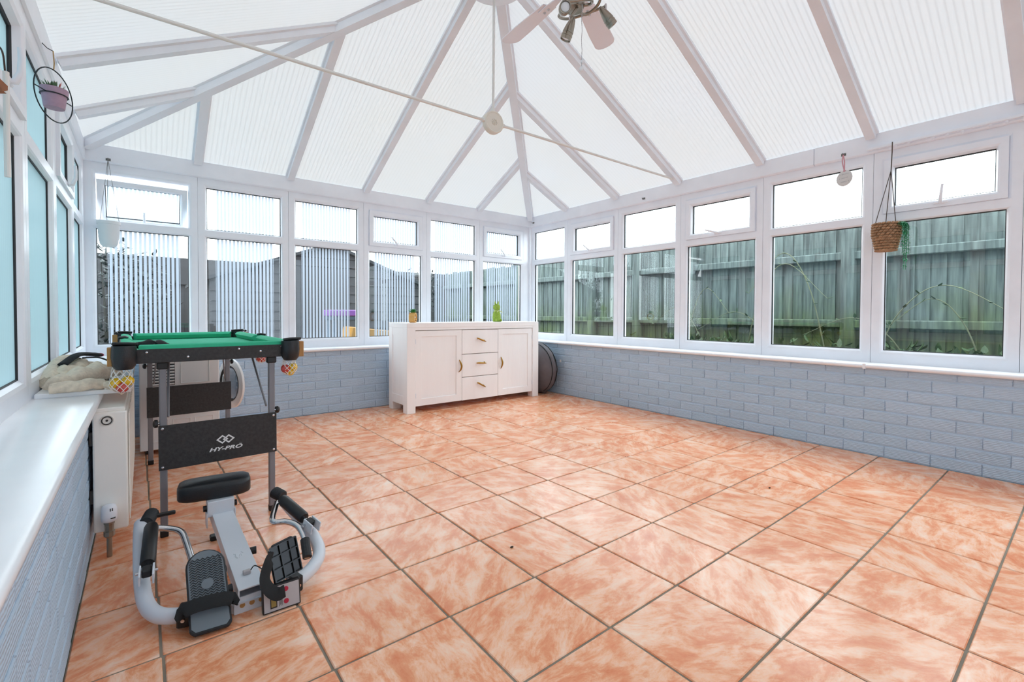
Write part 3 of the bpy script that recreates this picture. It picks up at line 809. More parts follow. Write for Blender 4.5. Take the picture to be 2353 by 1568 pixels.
for ring_,nn,el in ((.9,9,.35),(.75,8,.75),(.5,6,1.1)):
    for k in range(nn):
        a = 2*math.pi*k/nn+ring_*3; leaf(q,bs+V(0,0,.092),V(math.cos(a)*math.cos(el),math.sin(a)*math.cos(el),math.sin(el)),.052*ring_+.012,.02)
q.build('succulent','leaf_green',sp,smooth=60)
# moss rabbit
rb_ = thing('rabbit_ornament','green moss rabbit ornament with a pale bow on the sideboard','ornament',(-.727,-.31,BH))
b0 = V(-.727,-.31,BH)
q = MB().lathe([(0,0),(.036,.0),(.043,.012),(.046,.05),(.042,.085),(.033,.108),(.024,.118),(.027,.126),(.036,.142),(.039,.158),(.035,.176),(.022,.190),(0,.195)],b0,n=20)
q.build('body','moss_green',rb_,smooth=70)
for s_ in (-1,1):
    q = MB(); e0 = b0+V(s_*.014,0,.180); q.tube([e0,e0+V(s_*.006,0,.022),e0+V(s_*.010,0,.044)],[.011,.011,.003],8,flat=(1,.55,V(0,1,0))); q.build('ear','moss_green',rb_,smooth=60)
    q = MB().sphere(b0+V(s_*.026,-.034,.016),.018,sc_=(.8,1.2,.9)); q.build('paw','moss_green',rb_,smooth=70)
q = MB().sphere(b0+V(0,.045,.025),.018); q.build('tail','moss_green',rb_,smooth=70)
q = MB().tube(arc(b0+V(0,0,.118),.029,0,6.2,20),.004,6); q.tube([b0+V(.01,-.03,.118),b0+V(.03,-.045,.11),b0+V(.045,-.05,.095)],[.004,.006,.002],6); q.tube([b0+V(.01,-.03,.118),b0+V(-.02,-.045,.115),b0+V(-.03,-.048,.10)],[.004,.005,.002],6)
q.build('bow','bow_cream',rb_)
# round grey floor cushion standing on edge
cu = thing('floor_cushion','round dark grey floor cushion standing between the sideboard and wall','cushion',(-.155,-.34,0))
prof = [(0,-.115),(.10,-.118),(.20,-.10),(.265,-.06),(.292,-.012),(.295,0),(.292,.012),(.265,.06),(.20,.10),(.10,.118),(0,.115)]
q = MB().lathe(prof,(-.150,-.34,.292),(1,.0,.06),48)
rnd = random.Random(4); q.v = [(x+.006*math.sin(y*41+z*23),y*1+.005*math.sin(z*37),max(0,z+.006*math.sin(y*29+x*40)-(.02 if z < .03 else 0))) for x,y,z in q.v]
q.build('cover','fabric_grey',cu,smooth=80)
ax = V(1,0,.06).normalized()
q = MB(); uu = ax.cross(V(0,1,0)).normalized()
for s_ in (-1,1):
    q.tube(arc(V(-.150,-.34,.296)+ax*s_*.035,.283,0,2*math.pi*47/48,47,uu,V(0,1,0)),.005,6,closed=True)
q.v = [(x,y,max(.002,z)) for x,y,z in q.v]
q.build('piping','piping_black',cu)
MB().box(-.052,-.622,.37,-.047,-.600,.40).build('care_tag','print_white',cu)

# ------------------------------------------------------------------ radiator
ra = thing('radiator','cream convector radiator with thermostatic valve under the sill','radiator',(-3.86,-1.45,0))
MB().box(-3.908,-2.07,.088,-3.806,-.86,.545).build('case','radiator_cream',ra,bevel=.006,seg=2)
MB().box(-3.906,-2.066,.545,-3.812,-.87,.560).build('top_cover','radiator_cream',ra,bevel=.003)
q = MB()
for k in range(26): q.box(-3.80,-2.04+k*.045,.11,-3.806+.003,-2.04+k*.045+.03,.53)
q.build('front_fins','radiator_cream',ra)
q = MB().lathe([(.0,.0),(.017,.001),(.020,.003),(.020,0)],(-3.866,-2.071,.513),(0,-1,0),24); bd = q.build('badge','radiator_cream',ra)
MB().lathe([(.013,.0035),(.0165,.0038),(.0165,.001),(.013,.001)],(-3.866,-2.071,.513),(0,-1,0),24,True).build('badge_ring','radiator_dark',bd); MB().lathe([(0,.0045),(.004,.004),(.004,.001)],(-3.866,-2.071,.513),(0,-1,0),12).build('badge_centre','radiator_dark',bd)
MB().box(-3.885,-2.0718,.435,-3.845,-2.0705,.492).build('sticker','radiator_cream',ra)
for zz in (.2,.42): MB().box(-3.918,-2.06,zz,-3.908,-2.03,zz+.05).build('bracket','radiator_dark',ra)
vp = V(-3.862,-2.095,0)
MB().cyl(vp+V(0,0,-.006),vp+V(0,0,.105),.0085).build('pipe','nickel',ra)
MB().lathe([(.012,.075),(.017,.08),(.017,.098),(.013,.10),(.014,.122),(.016,.126),(.016,.134)],vp,n=8).build('valve_body','nickel',ra)
MB().cyl(vp+V(0,0,.115),vp+V(0,.03,.115),.010).build('valve_tail','nickel',ra)
vh = MB().lathe([(.018,.134),(.0235,.14),(.0245,.155),(.0235,.182),(.020,.194),(.012,.198),(0,.199)],vp,n=20).build('valve_head','upvc',ra,smooth=50)
q = MB(); q.box(vp.x+.005,vp.y-.0252,.150,vp.x+.019,vp.y-.016,.153); q.box(vp.x+.003,vp.y-.0235,.178,vp.x+.006,vp.y-.018,.188); q.box(vp.x+.009,vp.y-.0225,.178,vp.x+.012,vp.y-.017,.188); q.build('scale_marks','radiator_dark',vh)

# loose white board lying on the sill over the radiator
single(MB().box(-4.075,-1.96,ZS1,-3.795,-.35,ZS1+.018),'sill_board','upvc_sill','loose white board laid on the sill above the radiator','board',(-3.93,-1.15,ZS1),bevel=.003)
# knitted jumper crumpled on the board
JZ = ZS1+.018
jm = thing('knitted_jumper','crumpled beige knitted jumper with ribbed cuffs on the white board','jumper',(-3.96,-1.75,JZ))
def lump(name, pts, rad, fl, m, ribs=0, n=14, seed=1, par=jm, amp=.006):
    P_ = bez(pts,8); N_ = len(P_); rr = []
    for i in range(N_):
        t_ = i/(N_-1)*(len(rad)-1); k = min(int(t_),len(rad)-2); rr.append(rad[k]+(rad[k+1]-rad[k])*(t_-k))
    q = MB().tube(P_,rr,n,flat=(1,fl,V(0,0,1)))
    rd = random.Random(seed); a1,a2,a3 = (rd.uniform(0,6) for _ in range(3)); o = []
    for i,(x,y,z) in enumerate(q.v):
        s_ = amp*(math.sin(x*75+a1+y*20)+math.sin(y*48+a2)+.6*math.sin(x*120+y*90+a3))
        if ribs: s_ = .0025*math.cos((i % n)*math.pi)+amp*.3*math.sin(y*30+a1)
        o.append((x+s_*.4,y+s_*.4,max(JZ+.001,z+s_)))
    q.v = o
    return q.build(name,m,par,smooth=80)
b1 = lump('body',[(-4.03,-1.90,JZ+.022),(-3.98,-1.80,JZ+.034),(-3.92,-1.62,JZ+.036),(-3.86,-1.55,JZ+.025)],[.035,.05,.06,.04],.62,'knit_beige',seed=3,n=18)
lump('fold',[(-4.04,-1.70,JZ+.03),(-3.99,-1.55,JZ+.05),(-3.93,-1.42,JZ+.045)],[.03,.045,.03],.8,'knit_beige',seed=5,n=16)
sl = lump('sleeve',[(-4.03,-1.96,JZ+.016),(-3.95,-1.955,JZ+.022),(-3.88,-1.935,JZ+.020)],[.028,.030,.026],.75,'knit_beige',seed=8,n=16,amp=.003)
MB().tube([(-3.885,-1.937,JZ+.020),(-3.865,-1.948,JZ+.016),(-3.835,-1.962,JZ+.005),(-3.815,-1.968,JZ-.004)],[.022,.022,.027,.033],18,flat=(1,.7,V(0,0,1))).build('cuff','knit_beige',sl,smooth=30)
cf = lump('sleeve',[(-4.06,-1.78,JZ+.02),(-4.06,-1.62,JZ+.045),(-4.045,-1.50,JZ+.075),(-4.005,-1.46,JZ+.082)],[.028,.032,.034,.030],.9,'knit_beige',ribs=1,n=20,seed=9)
MB().tube([(-4.012,-1.468,JZ+.082),(-3.985,-1.455,JZ+.072)],[.026,.020],18,flat=(1,.9,V(0,0,1))).build('cuff_lining','knit_brown',cf,smooth=60)
# black strap with magenta tip lying in the jumper
bst = thing('dog_lead','black padded strap with a magenta tip lying over the jumper','strap',(-3.98,-1.5,JZ+0.084))
MB().tube(bez([(-4.03,-1.62,JZ+0.079),(-3.99,-1.52,JZ+0.112),(-3.95,-1.40,JZ+0.104),(-3.93,-1.33,JZ+0.094)],6),.016,10,flat=(1.2,.55,V(0,0,1))).build('strap','strap_black',bst,smooth=60)
MB().sphere((-3.926,-1.315,JZ+0.093),.016,sc_=(1,1.2,.6)).build('tip','magenta',bst,smooth=60)
MB().tube(bez([(-3.97,-1.55,JZ+0.099),(-3.92,-1.52,JZ+0.096),(-3.87,-1.53,JZ+0.072)],6),.007,8,flat=(1.2,.5,V(0,0,1))).build('cord','strap_black',bst,smooth=60)

# ------------------------------------------------------------------ tumble dryer
td = thing('tumble_dryer','small white tumble dryer with open round door in the corner','dryer',(-3.555,-.36,0))
DX0,DX1,DY0,DY1 = -3.78,-3.345,-.62,-.10
MB().box(DX0,DY0,.03,DX1,DY1,.665).build('cabinet','dryer_white',td,bevel=.006,seg=2)
def emb(x0,x1,z0,z1): MB().ring((x0,x1,z0,z1),(x0+.006,x1-.006,z0+.006,z1-.006),[(0,0),(.3,.004),(.7,.004),(1,0)],lambda u,d,z: V(u,DY0-d,z)).build('embossed_frame','dryer_white',td)
emb(-3.565,-3.40,.45,.62); emb(-3.73,-3.63,.08,.22); emb(-3.61,-3.51,.08,.22); emb(-3.49,-3.38,.08,.22); emb(-3.73,-3.38,.26,.42)
lv_ = MB().box(-3.735,DY0-.002,.445,-3.595,DY0+.004,.625).build('louvre_shade_plate','louvre_shade',td)
q = MB().box(-3.733,DY0-.012,0,-3.597,DY0-.001,.010).mesh('slat','dryer_white',bevel=.002)
for k in range(9): place(q,'slat',lv_,(0,0,.450+k*.0195))
for a in (DX0+.05,DX1-.05):
    for b in (DY0+.05,DY1-.05): MB().cyl((a,b,0),(a,b,.03),.018).build('foot','black_plastic',td)
dc = V(-3.262,-.50,.410); dn = V(-.95,-.31,0).normalized()
dd = MB().lathe([(.122,.006),(.140,.013),(.165,.012),(.178,.004),(.178,-.010),(.170,-.015),(.122,-.015)],dc,dn,48,True).build('door_ring','door_rim',td,smooth=40)
MB().lathe([(.124,-.012),(.115,.004),(.09,.022),(.05,.032),(0,.035)],dc,dn,40).build('door_glass','glass_dark',dd,smooth=70)
MB().lathe([(.124,.010),(.130,.014),(.130,-.02),(.118,-.02),(.118,.004)],dc,dn,40,True).build('seal','radiator_dark',dd,smooth=40)
MB().box(-3.362,-.365,.36,-3.335,-.325,.46).build('hinge','frame_grey',dd,bevel=.003)

# ------------------------------------------------------------------ folding pool table
PTX,PTY,PTR = -3.528,-1.405,R(1.6)
pt = thing('pool_table','folding pool table with green cloth, black aprons and grey legs','pool table',(PTX,PTY,0),PTR)
HX,HY,PZ0,PZ1 = .320,.655,.722,.778
L_ = dict(local=True)
MB().box(-HX+.012,-HY+.012,.735,HX-.012,HY-.012,.752).build('bed','black_board',pt,**L_)
MB().box(-HX+.014,-HY+.014,.752,HX-.014,HY-.014,.757).build('cloth','baize',pt,**L_)
def apron(x0,y0,x1,y1,scr):
    a = MB().box(x0,y0,PZ0,x1,y1,PZ1).build('apron','black_board',pt,bevel=.002,**L_)
    for sx,sy,sz,dx,dy in scr: MB().lathe([(.0055,0),(.004,.002),(0,.0025)],(sx,sy,sz),(dx,dy,0),10).build('screw','chrome',a,**L_)
apron(-HX+.05,-HY,HX-.05,-HY+.014,[(x,-HY,z,0,-1) for x,z in ((-.235,.766),(-.1,.742),(.085,.766),(.17,.752),(.258,.768))])
apron(-HX+.05,HY-.014,HX-.05,HY,[])
for s_ in (-1,1):
    xo = s_*HX; apron(min(xo,xo-s_*.014),-HY+.05,max(xo,xo-s_*.014),HY-.05,[(xo,y,.75,s_,0) for y in (-.4,-.1,.25,.5)])
def cushion(p, q_, inn):
    p,q_,inn = Vector(p),Vector(q_),Vector(inn); d = (q_-p).normalized()
    prof = [(0,.757),(0,.792),(.012,.796),(.034,.792),(.046,.782),(.034,.760)]
    def fn(a,b,t_):
        cut = .02*(a/.046)
        base = p+(q_-p)*t_+d*(cut if t_ == 0 else -cut); return V(base.x+inn.x*a, base.y+inn.y*a, b)
    MB().prism(prof,fn,0,1).build('cushion','baize_cushion',pt,smooth=40,**L_)
cushion((-HX+.06,-HY+.006,0),(HX-.06,-HY+.006,0),(0,1,0)); cushion((-HX+.06,HY-.006,0),(HX-.06,HY-.006,0),(0,-1,0))
for s_ in (-1,1):
    for a,b in ((-HY+.06,-.03),(.03,HY-.06)): cushion((s_*(HX-.006),a,0),(s_*(HX-.006),b,0),(-s_,0,0))
def pocket(x, y, ox, oy, net=None, cup=True):
    """black pocket liner outside the rail, optional white net below"""
    o = V(ox,oy,0).normalized(); c = V(x,y,0)
    if cup:
        q = MB().lathe([(.028,-.008),(.038,-.008),(.040,-.05),(.036,-.085),(.026,-.10),(.022,-.095),(.030,-.05),(.030,-.008)],(c.x-o.x*.006+(.012 if c.x<0 else -.022),c.y+o.y*.010,.804),n=20,closed=True)
        k = q.build('pocket','black_vinyl',pt,smooth=40,**L_)
        MB().tube([V(c.x,c.y,.800)+V(-o.y,o.x,0)*.052-o*.03,V(c.x,c.y,.803)+V(-o.y,o.x,0)*.03-o*.01,V(c.x,c.y,.804)+o*.02,V(c.x,c.y,.803)+V(o.y,-o.x,0)*.03-o*.01,V(c.x,c.y,.800)+V(o.y,-o.x,0)*.052-o*.03],.007,8).build('pocket_trim','black_plastic',k,smooth=60,**L_)
    if net:
        nx,ny,zt,zb_,rm = net; q = MB()
        def rad(t_): return rm*(.78+.45*t_) if t_ < .55 else rm*1.03*math.sqrt(max(0,1-((t_-.55)/.45)**2.4))+.002
        for s_ in (-1,1):
            for k in range(9):
                pts = []
                for i in range(19):
                    t_ = i/18; a = 2*math.pi*k/9+s_*t_*2.4
                    pts.append(V(nx+rad(t_)*math.cos(a),ny+rad(t_)*math.sin(a),zt+(zb_-zt)*t_))
                q.tube(pts,.0013,4,caps=False)
        q.build('net','net_white',pt,**L_)
cz = .80
pocket(-HX,-HY,-1,-1,(-HX+.008,-HY+.012,.715,.612,.035)); pocket(HX,-HY,1,-1,(HX-.025,-HY+.02,.715,.632,.031))
pocket(-HX,HY,-1,1); pocket(HX,HY,1,1)
pocket(HX,0,1,0,(HX-.012,0,.715,.635,.028),cup=False); pocket(-HX,0,-1,0,cup=False)
for s_ in (-1,1): MB().tube([(s_*(HX+.005),-.03,.797),(s_*(HX-.02),-.022,.802),(s_*(HX-.03),0,.800),(s_*(HX-.02),.022,.802),(s_*(HX+.005),.03,.797)],.006,8).build('pocket_trim','black_plastic',pt,smooth=60,**L_)
for sx,sy in ((-1,-1),(1,-1),(-1,1),(1,1)): MB().box(sx*HX-.012+(-.022 if sx<0 else .022),sy*HY-.006,PZ0-.004,sx*HX+.012+(-.022 if sx<0 else .022),sy*HY+.006+(.03 if sy<0 else -.03),PZ1+.012).build('corner_block','wood_end',pt,bevel=.002,**L_)
# legs, end panels, braces
LX0,LX1 = -.183,.222
for yl in (-.615,.565):
    for xl in (LX0,LX1):
        lg = MB().box(xl-.0125,yl-.0125,.012,xl+.0125,yl+.0125,PZ0).build('leg','leg_grey',pt,bevel=.003,**L_)
        MB().box(xl-.014,yl-.014,0,xl+.014,yl+.014,.028).build('foot_cap','black_plastic',lg,bevel=.003,**L_)
        MB().box(xl-.02,yl-.016,PZ0-.03,xl+.02,yl+.016,PZ0).build('joint_block','black_plastic',lg,bevel=.004,**L_)
        sg = 1 if yl < 0 else -1
        MB().cyl((xl,yl,.47 if sg>0 else .60),(xl+(-.03 if xl<0 else .03),yl,.47 if sg>0 else .60),.006).build('knob_stem','chrome',lg,**L_)
        MB().lathe([(.006,0),(.016,.002),(.017,.012),(.010,.018),(0,.019)],(xl+(-.016 if xl<0 else .016),yl,.47 if sg>0 else .60),(-1 if xl<0 else 1,0,0),10).build('knob','black_plastic',lg,smooth=40,**L_)
        MB().tube([(xl-.018*(1 if xl<0 else -1)*-1,yl+.016*sg,.49),(xl+(.05 if xl>0 else -.03)*-1,yl+sg*.16,PZ0-.005)],.0045,8).build('brace','leg_grey',lg,**L_)
for yl,z0,z1 in ((-.615,.279,.462),(.565,.287,.470)):
    pn = MB().box(LX0-.017,yl-.021,z0,LX1+.017,yl-.0125,z1).build('end_panel','black_board',pt,bevel=.001,**L_)
    if yl < 0:
        for xa in (LX0-.004,LX1+.004):
            for za in (z0+.012,z1-.012): MB().lathe([(.006,0),(.005,.002),(.002,.0025),(0,.0015)],(xa,yl-.021,za),(0,-1,0),12).build('screw','chrome',pn,**L_)
        def txt(body, size, x, z, shear, par, m, ofs=0, y=yl-.0216):
            c = bpy.data.curves.new('lettering','FONT'); c.body = body; c.size = size; c.shear = shear; c.align_x = 'CENTER'; c.extrude = .0004; c.offset = ofs; c.resolution_u = 3
            t_ = bpy.data.objects.new('tmp',c); COL.objects.link(t_); dg = bpy.context.evaluated_depsgraph_get(); me = bpy.data.meshes.new_from_object(t_.evaluated_get(dg))
            bpy.data.objects.remove(t_); me.materials.clear(); me.materials.append(MATS[m])
            o = bpy.data.objects.new('lettering',me); COL.objects.link(o); o.parent = par; o.location = (x,y,z); o.rotation_euler = (R(90),0,0); XF[o] = XF[par]
            return o
        t1 = txt('HY-PRO',.030,.034,.325,.3,pn,'print_white',.0009); t1.scale = (1.15,.72,1); t1['label'] = 'white HY-PRO lettering'
        txt('TM',.007,.091,.339,0,pn,'print_white')
        q = MB()
        for cx_ in (.022,.046):
            o_,i_ = .020,.0125
            vv = []
            for r_ in (o_,i_):
                vv += [V(cx_+dx*r_*1.15,yl-.0222,.372+dz*r_*.95) for dx,dz in ((1,0),(0,1),(-1,0),(0,-1))]
            q.add(vv,[(k,(k+1)%4,4+(k+1)%4,4+k) for k in range(4)])
        q.build('logo','print_white',pn,label='white logo of two interlocked diamonds',**L_)
# things on and in the table
def tw(x,y,z): return XF[pt] @ V(x,y,z)
bn = 0
balls = [(-HX-.010,-HY+.012,.652,'y','yellow pool ball in the near left net, outer'),(-HX+.027,-HY+.008,.658,'y','yellow pool ball'),(-HX+.010,-HY+.004,.634,'r',''),
 (HX-.042,-HY+.014,.663,'r',''),(HX-.010,-HY+.014,.668,'y',''),(HX-.020,-HY+.020,.648,'y',''),(HX-.020,-.008,.662,'r',''),(HX-.004,.012,.655,'r','')]
bl_ = ['yellow pool ball in the corner net over the sill, beside the pocket cup','yellow pool ball in the corner net over the sill, towards the apron','red pool ball at the bottom of the corner net over the sill',
 'red pool ball in the corner net on the open floor side','yellow pool ball resting high in the net on the open floor side','yellow pool ball at the bottom of the net on the open floor side',
 'red pool ball in the side pocket net','second red pool ball in the side pocket net, towards the dryer']
for k,(x,y_,z,c,_) in enumerate(balls):
    q = MB().sphere(tw(x,y_,z),.0205,18,12)
    single(q,'pool_ball','ball_yellow' if c == 'y' else 'ball_red',bl_[k],'ball',tw(x,y_,z-.0205),group='pool balls in the nets',smooth=80)
gl = thing('cloth_bag','small limp black cloth pouch lying on the green table','pouch',tuple(tw(-.21,-.345,.757)),PTR)
P_ = [tw(-.238,-.375,.768),tw(-.222,-.345,.779),tw(-.19,-.33,.782),tw(-.158,-.35,.774),tw(-.138,-.36,.766)]
q = MB().tube(bez(P_,6),[.008,.02,.034,.042,.046,.048,.048,.047,.045,.044,.042,.04,.039,.037,.036,.035,.033,.032,.031,.030,.028,.024,.018,.012,.005],16,flat=(1,.42,V(0,0,1)))
q.v = [(x+.004*math.sin(y*90),y,max(.7585,z+.003*math.sin(x*130+y*70))) for x,y,z in q.v]; q.build('pouch','strap_black',gl,smooth=80)
MB().tube(bez([tw(-.20,-.385,.778),tw(-.195,-.345,.796),tw(-.19,-.305,.780)],6),.003,6).build('seam','black_plastic',gl)
# ------------------------------------------------------------------ rowing machine
rw = thing('rowing_machine','folded grey rowing machine with black seat and foot plates','rowing machine',(-3.51,-2.5,0))
def rail_fn(t_): return V(-3.498,-2.79,.055)+(V(-3.512,-2.16,.105)-V(-3.498,-2.79,.055))*t_
dr_ = (rail_fn(1)-rail_fn(0)).normalized(); rs = dr_.cross(V(0,0,1)).normalized(); rn = rs.cross(dr_)
hw_,hh = .036,.024
prof = [(-hw_,-hh),(-hw_,hh),(-hw_+.004,hh+.003),(hw_-.004,hh+.003),(hw_,hh),(hw_,-hh)]
inner = [(-hw_+.005,-hh+.005),(-hw_+.005,hh-.003),(hw_-.005,hh-.003),(hw_-.005,-hh+.005)]
q = MB(); q.prism([(-hw_,-hh),(-hw_,-hh+.004),(hw_,-hh+.004),(hw_,-hh)],lambda a,b,t_: rail_fn(t_)+rs*a+rn*b,0,1)
q.prism([(-hw_,hh-.004),(-hw_,hh),(hw_,hh),(hw_,hh-.004)],lambda a,b,t_: rail_fn(t_)+rs*a+rn*b,0,1)
q.prism([(-hw_,-hh+.004),(-hw_,hh-.004),(-hw_+.004,hh-.004),(-hw_+.004,-hh+.004)],lambda a,b,t_: rail_fn(t_)+rs*a+rn*b,0,1)
q.prism([(hw_-.004,-hh+.004),(hw_-.004,hh-.004),(hw_,hh-.004),(hw_,-hh+.004)],lambda a,b,t_: rail_fn(t_)+rs*a+rn*b,0,1)
rl_ = q.build('rail','frame_grey',rw,bevel=.001)
q = MB(); c0 = rail_fn(.30)+rn*(hh+.0006)
rnd = random.Random(12)
for k in range(9):
    a = c0+rs*rnd.uniform(-.012,.012)+dr_*rnd.uniform(-.022,.022)
    q.tube([a,a+rs*rnd.uniform(-.006,.006)+dr_*rnd.uniform(.006,.016)],.0009,4)
q.build('worn_logo','print_grey',rl_)
MB().cbox(rail_fn(.12)+rn*(hh+.006)-rs*.0,(.011,.008,.006)).build('sensor','monitor_grey',rl_,bevel=.002)
MB().tube(bez([rail_fn(.12)+rn*(hh+.008)+rs*.01,rail_fn(.10)+rn*.05+rs*.022,rail_fn(.05)+rn*.035+rs*.045,V(-3.45,-2.80,.07)],5),.0018,6).build('sensor_wire','black_plastic',rl_)
MB().cbox(rail_fn(.97)+rn*(hh+.004),(.010,.004,.003)).build('label','black_plastic',rl_)
# front base bracket with holes, cross tube
q = MB(); q.box(-3.545,-2.783,0,-3.450,-2.777,.050); ft = q.build('front_bracket','frame_grey',rw,bevel=.001)
for k in range(3): MB().lathe([(.0075,0),(.0075,.0012),(0,.0012)],(-3.522+k*.026,-2.7832,.024),(0,-1,0),14).build('hole','wood_end',ft)
MB().box(-3.55,-2.777,0,-3.445,-2.70,.030).build('front_foot','frame_grey',rw,bevel=.003)
for s_,yy in ((-1,-2.60),(1,-2.52),(-1,-2.74)):
    p = V(-3.508+s_*.036,yy,.066); MB().cyl(p,p+V(s_*.032,-.004,.0),.013).build('bumper','black_rubber',rw)
# rear support and seat
MB().box(-3.55,-2.20,.0,-3.47,-2.16,.018).build('rear_foot','black_plastic',rw,bevel=.004); MB().box(-3.525,-2.19,.018,-3.495,-2.165,.085).build('rear_post','frame_grey',rw)
car = MB().cbox(V(-3.516,-2.205,.144),(.046,.032,.030)).build('seat_carriage','frame_grey',rw,bevel=.002)
for s_ in (-1,1):
    MB().cyl(V(-3.516+s_*.046,-2.205,.142),V(-3.516+s_*.058,-2.205,.142),.012).build('roller','black_plastic',car)
    MB().box(-3.516+s_*.048-.002,-2.24,.075,-3.516+s_*.048+.002,-2.19,.13).build('side_plate','frame_grey',car)
sa_ = R(-6)
q = MB(); ou = []
for k in range(24):
    a = 2*math.pi*k/24; ex = .42
    ou.append((.128*math.copysign(abs(math.cos(a))**ex,math.cos(a)),.066*math.copysign(abs(math.sin(a))**ex,math.sin(a))))
vv = []; sc0 = V(-3.528,-2.150,.016)
for zz,f_ in ((.158,.86),(.164,.97),(.172,1.0),(.205,1.0),(.216,.97),(.222,.88),(.225,.6)):
    for x,y in ou:
        x2,y2 = x*f_,y*(f_ if f_ < .95 else f_); vv.append(sc0+V(x2*math.cos(sa_)-y2*math.sin(sa_),x2*math.sin(sa_)+y2*math.cos(sa_),zz))
q.add(vv,[(i*24+k,i*24+(k+1)%24,(i+1)*24+(k+1)%24,(i+1)*24+k) for i in range(6) for k in range(24)]+[tuple(range(24))[::-1],tuple(144+k for k in range(24))])
q.build('seat','black_vinyl',rw,smooth=45)
# rowing arms
def arm(pts, rad, side, pist0, pist1, grip, chrome_pts):
    a = MB().tube(bez(pts,8),rad,14).build('arm','frame_grey',rw,smooth=60)
    p0,p1 = Vector(pist0),Vector(pist1); d = (p1-p0).normalized()
    pc = MB().tube([p0+d*.035,p0+d*.042,p1-d*.012,p1],[.018,.021,.021,.018],16).build('piston','black_plastic',rw,smooth=40)
    MB().cyl(p0,p0+d*.04,.006).build('piston_rod','chrome',pc)
    MB().sphere(p0+d*.5*(p1-p0).length+V(.0,-.019,.004),.008).build('cap_nut','print_white',pc,smooth=60)
    br = MB(); sd = d.cross(V(0,0,1)).normalized()
    M_ = Matrix((sd,d,sd.cross(d))).transposed()
    for s_ in (-1,1): br.cbox(p0-d*.012+sd*s_*.017,(.0025,.026,.018),M_)
    b_ = br.build('piston_bracket','frame_grey',a,bevel=.001)
    MB().cbox(p0+d*.002,(.013,.015,.014),M_).build('piston_eye','black_plastic',b_,bevel=.004)
    MB().cyl(p0-sd*.028,p0+sd*.028,.0045).build('bolt','chrome',b_)
    g0,g1 = [Vector(x) for x in grip]
    N_ = 17
    MB().tube([g0+(g1-g0)*k/(N_-1) for k in range(N_)],[.020+(.003 if k % 2 else 0) for k in range(N_)],14).build('grip','black_rubber',a,smooth=30)
    MB().tube(bez(chrome_pts,6),.0105,12).build('handle_bar','chrome',a,smooth=60)
    return a
AL = arm([(-3.60,-2.765,.035),(-3.675,-2.748,.037),(-3.728,-2.715,.042),(-3.755,-2.640,.05),(-3.765,-2.53,.075),(-3.768,-2.36,.135),(-3.766,-2.275,.165)],.0215,-1,
    (-3.752,-2.585,.120),(-3.738,-2.360,.178),((-3.752,-2.300,.170),(-3.735,-2.225,.176)),[(-3.735,-2.355,.168),(-3.69,-2.36,.155),(-3.655,-2.385,.142),(-3.642,-2.44,.118),(-3.628,-2.56,.075),(-3.62,-2.66,.04)])
MB().box(-3.735,-2.262,.166,-3.665,-2.248,.180).build('stop_lever','black_plastic',AL,bevel=.003)
AR = arm([(-3.44,-2.790,.035),(-3.38,-2.785,.04),(-3.315,-2.752,.05),(-3.272,-2.700,.065),(-3.262,-2.63,.085),(-3.280,-2.54,.12),(-3.315,-2.40,.165)],.0215,1,
    (-3.276,-2.600,.145),(-3.335,-2.440,.198),((-3.322,-2.385,.188),(-3.345,-2.345,.200)),[(-3.352,-2.425,.185),(-3.385,-2.52,.155),(-3.345,-2.545,.150),(-3.315,-2.585,.14),(-3.305,-2.64,.11),(-3.31,-2.70,.07)])
MB().tube([(-3.305,-2.645,.11),(-3.311,-2.70,.07)],.0155,12).build('foam_sleeve','black_rubber',AR)
for a_,p,d in ((AL,V(-3.665,-2.752,.037),V(1,-.25,0)),(AR,V(-3.372,-2.780,.041),V(1,.25,0))):
    d = d.normalized(); s_ = V(-d.y,d.x,0); M_ = Matrix((d,s_,V(0,0,1))).transposed()
    MB().cbox(p,(.017,.026,.026),M_).build('clamp','black_plastic',a_,bevel=.004); MB().cyl(p-s_*.034,p+s_*.034,.005).build('bolt','chrome',a_)
# foot plates
def plate(o, ex, ey, lw, ll, side):
    """o = heel centre on the floor side, ex = width axis, ey = length axis"""
    ex,ey = Vector(ex).normalized(),Vector(ey).normalized(); nn = ex.cross(ey); o = Vector(o)
    ol = [(-lw,0.0),(-lw*.8,-.012),(lw*.8,-.012),(lw,0.0),(lw,ll-lw)]+[(lw*math.cos(t_),ll-lw+lw*math.sin(t_)) for t_ in [math.pi*k/12 for k in range(1,12)]]+[(-lw,ll-lw)]
    fn = lambda a,b,d: o+ex*a+ey*b+nn*d
    pl = MB().prism(ol,fn,-.012,0).build('foot_plate','black_rubber',rw,bevel=.003)
    il = [(a*.90,.006+(b+.0)*.955) for a,b in ol]
    MB().prism(il,fn,0,.0015).build('tread','pedal_rubber',pl)
    q = MB(); 
    for r_ in range(20):
        y0 = .055+r_*.0078
        if y0 > ll-.03: break
        w2 = lw*.82 if y0 < ll-lw else lw*.82*math.sqrt(max(.05,1-((y0-(ll-lw))/lw)**2))
        nz_ = 6; pts = []
        for k in range(nz_*2+1):
            a = -w2+2*w2*k/(nz_*2); pts.append(fn(a,y0+(.0065 if k % 2 else -.0),.0022))
        q.tube(pts,.0019,4)
    q.build('chevron_ribs','black_rubber',pl)
    MB().lathe([(.016,.0),(.016,.003),(0,.0034)],fn(0,.125,.0015),nn,20).build('boss','pedal_rubber',pl)
    return pl,fn
pl,fn = plate((-3.608,-2.835,.022),(1,-.10,0),(.0,.78,.62),.052,.238,-1)
